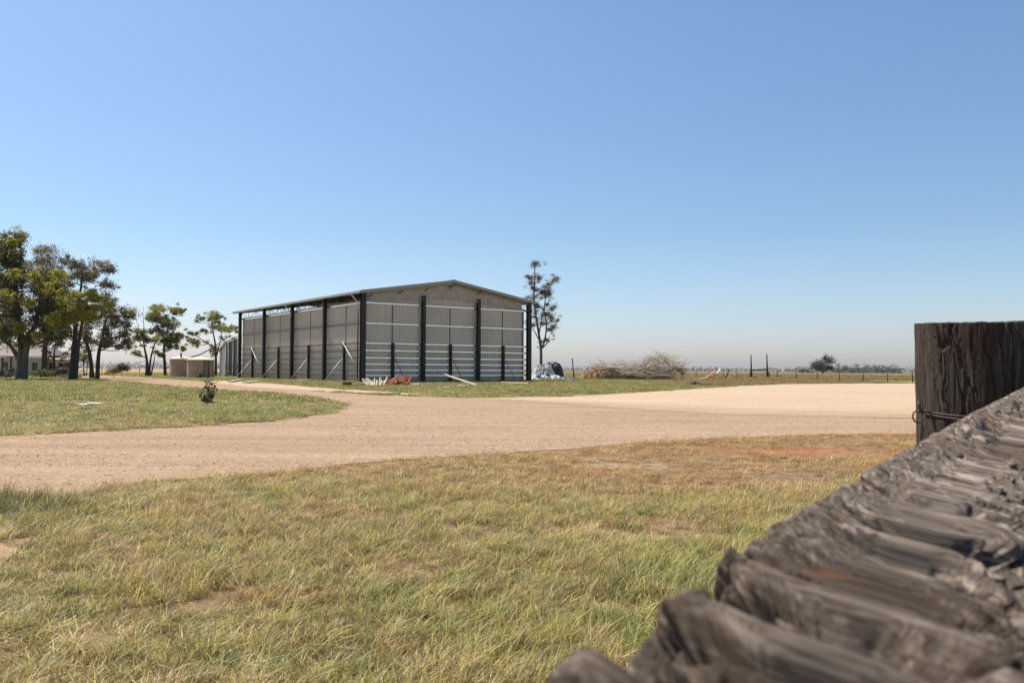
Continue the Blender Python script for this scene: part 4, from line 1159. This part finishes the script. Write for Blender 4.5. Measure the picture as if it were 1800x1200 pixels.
# ------------------------------------------------------------------ litter round the shed
def plank(label, p0, p1, z0, z1, w=.15, h=.05, mat='timber', name='plank', group=None):
    a, b = gp(*p0), gp(*p1)
    A_, B_ = Vector((a[0], a[1], z0)), Vector((b[0], b[1], z1))
    return MB().beam(A_, B_, w, h).build(name, M[mat], loc=tuple(A_), label=label, cat='plank', group=group)
# long pale purlin leaning from the gable wall to the grass
a = S(7.3, -.3, .95); b = Vector((*gp(838, 678), .06))
MB().beam(a, b, .13, .10).build('loose_purlin', M['timber'], loc=tuple(b), label='long pale beam sloping from the gable wall down to the grass', cat='beam')
plank('long pale plank on the grass near the gable\'s right corner', (883, 674.4), (930, 677), .13, .16, .16, .08)
plank('short pale board in the grass below the sloping beam', (806, 680.5), (820, 681.5), .13, .15, .15, .06)
plank('small offcut beside the short pale board below the beam', (822, 681.3), (828, 681.8), .13, .17, .2, .06)
plank('thin white strip in the grass, left of the short pale board', (780, 684), (792, 684.5), .12, .13, .12, .05, 'white')
plank('low grey board beside the third brace footing', (524, 670.8), (545, 669.4), .12, .15, .5, .08, 'bark_pale')
plank('weathered board at the verge near the second brace footing', (432, 674), (456, 671.5), .1, .12, .5, .06, 'bark_pale')
plank('weathered board at the verge in front of the far shed bay', (405, 672), (424, 669), .1, .12, .4, .06, 'bark_pale')
plank('pale concrete slab lying at the first brace footing', (412, 665.2), (424, 665.5), .12, .14, .8, .12, 'concrete')
def gpv(px, py): return Vector((*gp(px, py), 0))
q = gpv(611, 679); bs = thing('slab_on_bricks', 'pale slab resting on a brown block, left of the near shed corner', 'slab', q)
MB().box(q + UP * .14, (.55, .35, .28)).build('block', M['rust'], bs); MB().box(q + UP * .32, (.95, .5, .07)).build('slab', M['concrete'], bs)
q = gpv(660, 678.5); tpile = thing('timber_offcuts', 'fanned pile of pale timber offcuts by the near shed corner', 'timber pile', q)
for i in range(11):
    t = (i - 5) / 5; b = q + Vector((t * .55, random.uniform(-.2, .2), .03)); e = b + Vector((-.12 + t * .3, .6, random.uniform(.26, .58)))
    MB().beam(b, e, .09, .05).build('offcut', M['timber'], tpile)
for i in range(6):
    b = q + Vector((random.uniform(-1.1, -.5), random.uniform(-.2, .4), .12)); d = Vector((random.uniform(-.3, .3), random.uniform(-.2, .2), random.uniform(0, .1)))
    MB().beam(b - d, b + d, .1, .06).build('offcut', M['bark_pale'], tpile)
q = gpv(697, 678); rh = thing('rusty_scrap_heap', 'heap of rust-red sheet scrap against the gable wall', 'scrap heap', q)
for i in range(9):
    c = q + Vector((random.uniform(-.75, .8), random.uniform(-.2, .4), random.uniform(.12, .45)))
    n_ = 5; V = []; Fq = []; w, hgt = random.uniform(.4, .7), random.uniform(.25, .6); ang = random.uniform(-.6, .6)
    for a in range(n_):
        for b in range(n_):
            u, v = a / (n_ - 1) - .5, b / (n_ - 1) - .5
            V.append(c + Vector((u * w * math.cos(ang) - v * hgt * math.sin(ang) * .5, .95 * v * hgt + random.uniform(-.04, .04), max(-c.z + .02, v * hgt + u * w * math.sin(ang) * .6 + random.uniform(-.04, .04)))))
    for a in range(n_ - 1):
        for b in range(n_ - 1): k = a * n_ + b; Fq.append((k, k + n_, k + n_ + 1, k + 1))
    nn = len(V); V += [p + Vector((0, .02, 0)) for p in V]; Fq += [tuple(nn + z for z in f[::-1]) for f in list(Fq)]
    MB().add(V, Fq).build('scrap_sheet', M['rust'], rh)
for (x_, y_, lab, mt) in ((677, 674, 'crumpled white scrap between offcuts and rusty heap', 'white'), (728, 676, 'low grey scrap right of the rusty heap', 'bark_pale'), (650, 676, 'small grey clod left of the offcuts', 'bark_pale')):
    q = gpv(x_, y_ + 2); t = thing('scrap_piece', lab, 'scrap', q)
    blob('sheet', q.x, q.y, .4, .35, .3, x_, M[mt], t, 16, 16, .9, 2)
# broken white sheet in the island grass
q = gpv(143, 720); ws = thing('broken_white_sheet', 'broken white sheet lying flat in the island grass', 'white sheet', q)
for dx, dy, w, d in ((-.32, -.05, .34, .22), (.02, .1, .32, .28), (.30, .02, .34, .36), (.16, -.2, .22, .2)):
    a = random.uniform(-.3, .3)
    MB().box(q + Vector((dx * 1.3, dy, .17 + random.uniform(-.02, .03))), (w, d, .02), (Vector((math.cos(a), math.sin(a), random.uniform(-.1, .1))).normalized(), Vector((-math.sin(a), math.cos(a), 0)), UP)).build('shard', M['white'], ws)

# ------------------------------------------------------------------ young plant on the island
q = gpv(367, 710); Zp = q.y
yp = thing('young_plant', 'waist-high leafy sapling alone on the grass island', 'plant', q)
sb = MB(); lp_c = []
for (x0, x1, y1) in ((366, 363, 672), (367, 372, 663), (368, 378, 668), (365, 359, 686), (368, 374, 688), (366, 360, 696)):
    a = at(x0, 709, Zp); a.z = 0; b = at(x1, y1, Zp) + Vector((0, random.uniform(-.12, .12), 0)); pts = curve(a, b, Vector((-.03, 0, .05)), 6, .01)
    sb.tube(pts, [.012, .011, .009, .007, .005, .003], 5)
    for p in pts[1:]: lp_c += [tuple(p)] * 2
sb.build('stem', M['stick_brown'], yp)
leaf_me = []
for (mb_n, nleaf) in (('leaf', 190),):
    V0 = [(0, 0, 0), (.35, .5, .04), (0, 1, -.05), (-.35, .5, .04), (0, .5, -.03)]
    for v_ in range(3):
        s_ = (.10, .08, .06)[v_]
        me = bpy.data.meshes.new('leaf'); me.from_pydata([(a * s_ * 1.3, b * s_ * 1.5, c * s_) for a, b, c in V0], [], [(0, 1, 4), (1, 2, 4), (2, 3, 4), (3, 0, 4)])
        me.materials.append(M['leaf_fresh'] if v_ else M['leaf_dark'])
        at_ = me.attributes.new('lv', 'FLOAT', 'POINT'); at_.data.foreach_set('value', np.full(5, (.3, .6, .9)[v_], np.float32)); leaf_me.append(me)
    for i in range(nleaf):
        c = random.choice(lp_c); top = (c[2] / 1.0)
        o = bpy.data.objects.new('leaf', random.choice(leaf_me)); COL.objects.link(o); o.parent = yp
        o.location = Vector(c) - q + Vector((random.gauss(0, .05 + .03 * top), random.gauss(0, .07), random.gauss(0, .04)))
        o.rotation_euler = (random.uniform(-1.2, .8), random.uniform(-.8, .8), random.uniform(0, 6.28))

# ------------------------------------------------------------------ fence post and split rail in the foreground
def wood(name, dark, mid, light, warm, su, grain, rough=.85, uvmix=True):
    m = NT(name)
    a = m.n('ShaderNodeAttribute', attribute_name='gr'); v0 = a.outputs['Vector']
    mp = m.n('ShaderNodeMapping'); mp.inputs['Scale'].default_value = (su, grain, grain); m.l(v0, mp.inputs[0]); v = mp.outputs[0]
    f1 = m.noise(v, 1.0, 7, .62, .8); f2 = m.noise(v, 5.0, 5, .65, .3); mp2 = m.n('ShaderNodeMapping'); mp2.inputs['Scale'].default_value = (3, 3, 3); m.l(v0, mp2.inputs[0])
    f3 = m.noise(mp2.outputs[0], 1.5, 5, .6, .4)
    c = m.ramp(f1, [(.36, dark), (.50, mid), (.62, light)])
    c = m.mix(.45, c, m.ramp(f2, [(.3, dark), (.7, light)]))
    c = m.mix(m.ramp(f3, [(.60, (0, 0, 0)), (.74, (.75, .75, .75))]), c, warm)
    # near end: darker split wood with orange patches; its shade is painted in too
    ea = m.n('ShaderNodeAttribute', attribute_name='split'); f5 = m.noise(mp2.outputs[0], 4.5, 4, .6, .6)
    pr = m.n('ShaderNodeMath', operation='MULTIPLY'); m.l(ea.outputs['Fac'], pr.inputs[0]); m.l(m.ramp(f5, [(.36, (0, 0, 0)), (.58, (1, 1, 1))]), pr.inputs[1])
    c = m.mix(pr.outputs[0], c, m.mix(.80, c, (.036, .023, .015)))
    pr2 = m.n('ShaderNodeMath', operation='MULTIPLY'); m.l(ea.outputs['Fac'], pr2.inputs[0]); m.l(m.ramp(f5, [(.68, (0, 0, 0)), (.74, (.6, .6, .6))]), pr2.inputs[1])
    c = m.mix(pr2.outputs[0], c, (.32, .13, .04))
    m.set(Base_Color=c, Roughness=rough, Specular_IOR_Level=.08, Normal=m.bump(f1, .8, .003, m.bump(f2, .8, .001)))
    return m.m
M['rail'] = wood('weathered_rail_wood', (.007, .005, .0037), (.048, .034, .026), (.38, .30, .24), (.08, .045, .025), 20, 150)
M['post'] = wood('dark_post_wood', (.017, .012, .009), (.046, .034, .027), (.125, .095, .075), (.07, .043, .027), 5, 110)

def cracks(u, w, s, fu, fw, warp, thr=.80):
    a = u * fu + (fbm(u * 6, w * 14, 0, s + 1, 3) - .5) * warp; b = w * fw + (fbm(u * 5, w * 12, 3, s + 2, 3) - .5) * warp
    n = fbm(a, b, 0, s, 3, .45)
    r = 1 - np.abs(n - .5) * 2 * 2.2
    return sst(thr, 1.0, r)

def build_rail():
    E = [(560, 1500, .20), (745, 1340, .30), (965, 1175, .40), (1178, 1038, .52), (1345, 940, .68), (1490, 862, .95), (1618, 784, 1.3), (1716, 733, 1.6), (1800, 680, 1.9), (1900, 640, 2.4)]
    edge = [at(*e) for e in E]
    # axis: straight line fitted through the edge, offset to the right and down
    P = np.array([tuple(p) for p in edge]); 
    nu, nv = 860, 420
    s = np.concatenate([[0], np.cumsum(np.linalg.norm(np.diff(P, axis=0), axis=1))])
    # denser stations near the camera
    uu = np.linspace(0, 1, nu) ** 1.35 * s[-1]
    cx = np.poly1d(np.polyfit(s, P[:, 0], 3)); cy = np.poly1d(np.polyfit(s, P[:, 1], 3)); cz = np.poly1d(np.polyfit(s, P[:, 2], 3))
    A = np.stack([cx(uu), cy(uu), cz(uu)], 1)
    T = np.gradient(A, axis=0); T[:, 2] *= .5; T /= np.linalg.norm(T, axis=1, keepdims=True)
    Rt = np.stack([T[:, 1], -T[:, 0], 0 * T[:, 0]], 1); Rt /= np.linalg.norm(Rt, axis=1, keepdims=True)
    Up = np.cross(Rt, T)
    ha, hb_ = .118, .095
    ang = np.linspace(0, 2 * np.pi, nv, endpoint=False)
    # warp so that the upper side gets more vertices (angle pi/2 = up, pi = left)
    ang = ang - .45 * np.sin(ang - math.pi * .62)
    U, Th = np.meshgrid(uu, ang, indexing='ij')
    ce, se = np.cos(Th), np.sin(Th)
    k = .42; tilt = R(-9)
    X = ha * np.sign(ce) * np.abs(ce) ** k; Zz = hb_ * np.sign(se) * np.abs(se) ** k
    X, Zz = X * math.cos(tilt) - Zz * math.sin(tilt), X * math.sin(tilt) + Zz * math.cos(tilt)
    w = Th * .11                                              # metres around
    beta = np.interp(uu, [0, s[4] * .55, s[5], s[6], s[-1]], [1.12, 1.02, .80, .48, .25])
    Ax = np.concatenate([[0], np.cumsum(np.sin((beta[1:] + beta[:-1]) / 2) * np.diff(uu))])
    wig = (fbm(U * 8, w * 9, 1, 200, 3) - .5) * .070 + (fbm(U * 24, w * 28, 1, 199, 3) - .5) * .022   # wavy grain
    uk, wk = s[5] - .10, .11 * .95                            # a knot: grain swirls round it
    kx = (U - uk) / .085; kw = (w - wk) / .05
    kn = np.exp(-(kx ** 2 + kw ** 2)); hole = np.exp(-(((U - uk + .02) / .035) ** 2 + ((w - wk) / .018) ** 2))
    wg = w * np.cos(beta)[:, None] - Ax[:, None] + wig + kn * .045           # across the grain
    ug = U * np.cos(beta)[:, None] + w * np.sin(beta)[:, None] + kn * .02    # along the grain
    lump = fbm(U * 3, w * 7, 0, 201, 2) - .5
    slab = fbm(ug * 2.4, wg * 20, 0, 205, 3)
    st = slab * 7; fr_ = st - np.floor(st)
    terr = (np.floor(st) + sst(.86, 1.0, fr_)) / 7 - .5       # split layers with steps
    endw = sst(1.0, .35, U)                                   # the splintered near end
    def ridge(n): return 1 - np.abs(2 * n - 1)
    wq = wg + (fbm(ug * 16, wg * 22, 5, 261, 3) - .5) * .022
    r1 = ridge(fbm(ug * 10, wq * 52, 0, 207, 2)); r2 = ridge(fbm(ug * 20, wq * 140, 0, 208, 2)); r3 = ridge(fbm(ug * 45, wq * 380, 0, 209, 2))
    cr = sst(.90, .965, ridge(fbm(ug * 2.0, wg * 24, 0, 210, 3, .4))); cr2 = sst(.84, .93, ridge(fbm(ug * 9, wq * 52, 0, 220, 2, .4)))
    ly = wg * 30 + (fbm(ug * 4, wg * 10, 2, 251, 3) - .5) * 3.6; li_ = np.floor(ly); lf = ly - li_     # split layers, each broken off at its own length
    hv_ = _h(li_, li_ * 0 + 3, li_ * 0, 255) - .5 + (fbm(ug * 7, li_ * 7.3, 0, 257, 3) - .5) * 1.2
    gap = sst(.20, .04, lf) + sst(.88, .98, lf)
    left = np.exp(-((Th - 2.45) / .55) ** 2)
    brk = sst(.85, .45, U) * (.30 + .70 * left); smoo = 1 - .6 * sst(.55, .9, U) * left
    D = hv_ * (.008 + .010 * endw + .0 * left) - np.clip(.5 - hv_ * 1.1, 0, 1.3) * .034 * left * sst(.66, .46, U) - gap * (.009 + .030 * endw) * sst(.15, .6, vnoise(ug * 5, wg * 16, 0, 259)) + lump * .010 + terr * (.016 + .010 * endw) * smoo - cr * (.045 + .015 * endw) - cr2 * .017 - r1 ** 3 * .004 - r2 ** 2 * .0034 - r3 ** 2 * .0017 + kn * .006 - hole * .032
    D = D * (1 - .80 * left * sst(.50, .72, U)) + .004 * left
    cen = A + Rt * (ha * .72) - Up * (hb_ * 1.0)
    rad = np.stack([X, Zz], -1); ln = np.linalg.norm(rad, axis=-1, keepdims=True); rad = rad / ln * (ln + D[..., None])
    V = cen[:, None, :] + Rt[:, None, :] * rad[..., :1] + Up[:, None, :] * rad[..., 1:]
    loc = cen[nu // 2].copy()
    V = V.reshape(-1, 3) - loc
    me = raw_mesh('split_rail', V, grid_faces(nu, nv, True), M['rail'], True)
    g = me.attributes.new('gr', 'FLOAT_VECTOR', 'POINT')
    warp = (fbm(U * 7, w * 16, 4, 240, 3) - .5) * .06
    G = np.stack([ug, wq, D * .5], -1).reshape(-1, 3)
    g.data.foreach_set('vector', G.astype(np.float32).ravel())
    e3 = me.attributes.new('split', 'FLOAT', 'POINT'); e3.data.foreach_set('value', (sst(.95, .40, U) * .98).astype(np.float32).ravel())  # mask growing towards the near end: exposed wood and painted shade
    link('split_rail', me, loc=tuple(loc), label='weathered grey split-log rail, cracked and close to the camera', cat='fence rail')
build_rail()

def build_post():
    Zc = 2.38; c = at(1728, 650, Zc); r = .170; top = 1.288
    nu, nv = 420, 460
    z = np.linspace(-.05, top, nu); ang = np.linspace(0, 2 * np.pi, nv, endpoint=False)
    U, Th = np.meshgrid(z, ang, indexing='ij'); w = Th * r
    wv = fbm(U * 2.2, w * 5, 0, 301, 3) - .5
    cr = cracks(U, w + wv * .03, 310, 1.8, 24, 1.4, .82); cr2 = cracks(U, w + wv * .03, 320, 4.5, 70, 1.2, .8)
    flute = np.cos(Th * 9 + 1.5 * wv) * .002
    D = wv * .012 + flute - cr * .008 - cr2 * .0035 + (fbm(U * 8, w * 140, 0, 330, 3) - .5) * .004
    rr_ = r + D + .004 * (top - U)
    rr_ *= 1 + .02 * np.cos(2 * Th + .6)
    X = rr_ * np.cos(Th); Y = rr_ * np.sin(Th); ztop = U + (fbm(X * 9, Y * 9, 0, 340, 3) - .5) * .018 * sst(top - .15, top, U)
    V = np.stack([X, Y, ztop], -1).reshape(-1, 3)
    # sawn top: rings of vertices inward with end grain relief
    Fq = [grid_faces(nu, nv, True)[:, ::-1]]
    rings = 26; base = len(V); VV = [V]
    last = V[-nv:]
    for k in range(1, rings + 1):
        t = 1 - k / rings * .985; q = last * np.array([t, t, 1]); rr2 = np.hypot(q[:, 0], q[:, 1])
        q = q.copy(); q[:, 2] = last[:, 2] * t + (top + .004) * (1 - t) - .012 * cracks(rr2 * 2, ang * r, 350, 2, 30, 1, .8) * sst(.2, .6, t) + (fbm(q[:, 0] * 60, q[:, 1] * 60, 0, 360, 2) - .5) * .005 * sst(1, .9, t)
        VV.append(q)
    V = np.concatenate(VV)
    i0 = base - nv
    for k in range(rings):
        a = i0 + k * nv; j = np.arange(nv); jn = (j + 1) % nv
        Fq.append(np.stack([a + j, a + jn, a + nv + jn, a + nv + j], -1))
    me = raw_mesh('fence_post', V, np.concatenate(Fq), M['post'], True)
    g = me.attributes.new('gr', 'FLOAT_VECTOR', 'POINT')
    th = np.arctan2(V[:, 1], V[:, 0]); G = np.stack([V[:, 2], V[:, 0], V[:, 1]], -1)
    G[:, 1] += (fbm(V[:, 2] * 3, th * 2, 0, 370, 3) - .5) * .05
    g.data.foreach_set('vector', G.astype(np.float32).ravel())
    link('fence_post', me, loc=(c.x, c.y, 0), label='thick dark cracked timber fence post with wire tied round it', cat='fence post')
    # tie wire
    b = thing('tie_wire', 'rusty wire looped round the thick post with a twisted end', 'wire', (c.x, c.y, 0))
    zz = at(1640, 722, Zc).z
    for dz, sl in ((0, .012), (-.006, .018)):
        pts = []
        for k in range(33):
            a = math.pi * 1.0 + math.pi * 1.5 * k / 32; pts.append(Vector((c.x + math.cos(a) * (r + .004), c.y + math.sin(a) * (r + .004), zz + dz - sl * k / 8)))
        MB().tube(pts, .0021, 6).build('strand', M['rustwire'], b)
    L0 = Vector((c.x - r - .024, c.y - .03, zz))
    lp_ = MB(); pts = []
    for k in range(19):
        a = R(20) + R(320) * k / 18; pts.append(L0 + Vector((-.010 + math.cos(a) * .014, -.004 + .006 * math.sin(a * .5), -.014 + math.sin(a) * .017)))
    lp_.tube(pts, .0024, 7); lp_.build('loop', M['rustwire'], b)
    MB().tube([L0 + Vector((.0, -.004, -.002)), L0 + Vector((-.008, -.006, .010)), L0 + Vector((-.010, -.006, .030))], [.0035, .004, .0035], 7).build('wire_end', M['rustwire'], b)
    tw_ = MB()
    for ph in (0, math.pi):
        tw_.tube([L0 + Vector((-.012 + .035 * t, -.004 + math.cos(t * 14 + ph) * .004, .0 + math.sin(t * 14 + ph) * .004)) for t in np.linspace(0, 1, 14)], .0022, 5)
    tw_.build('twist', M['rustwire'], b)
M['rustwire'] = mottled('rusted_wire', (.05, .035, .03), (.13, .10, .09), 60, rough=.6, metal=.6, bump=.2)
build_post()

for o in bpy.data.objects:
    if '_org' in o: del o['_org']
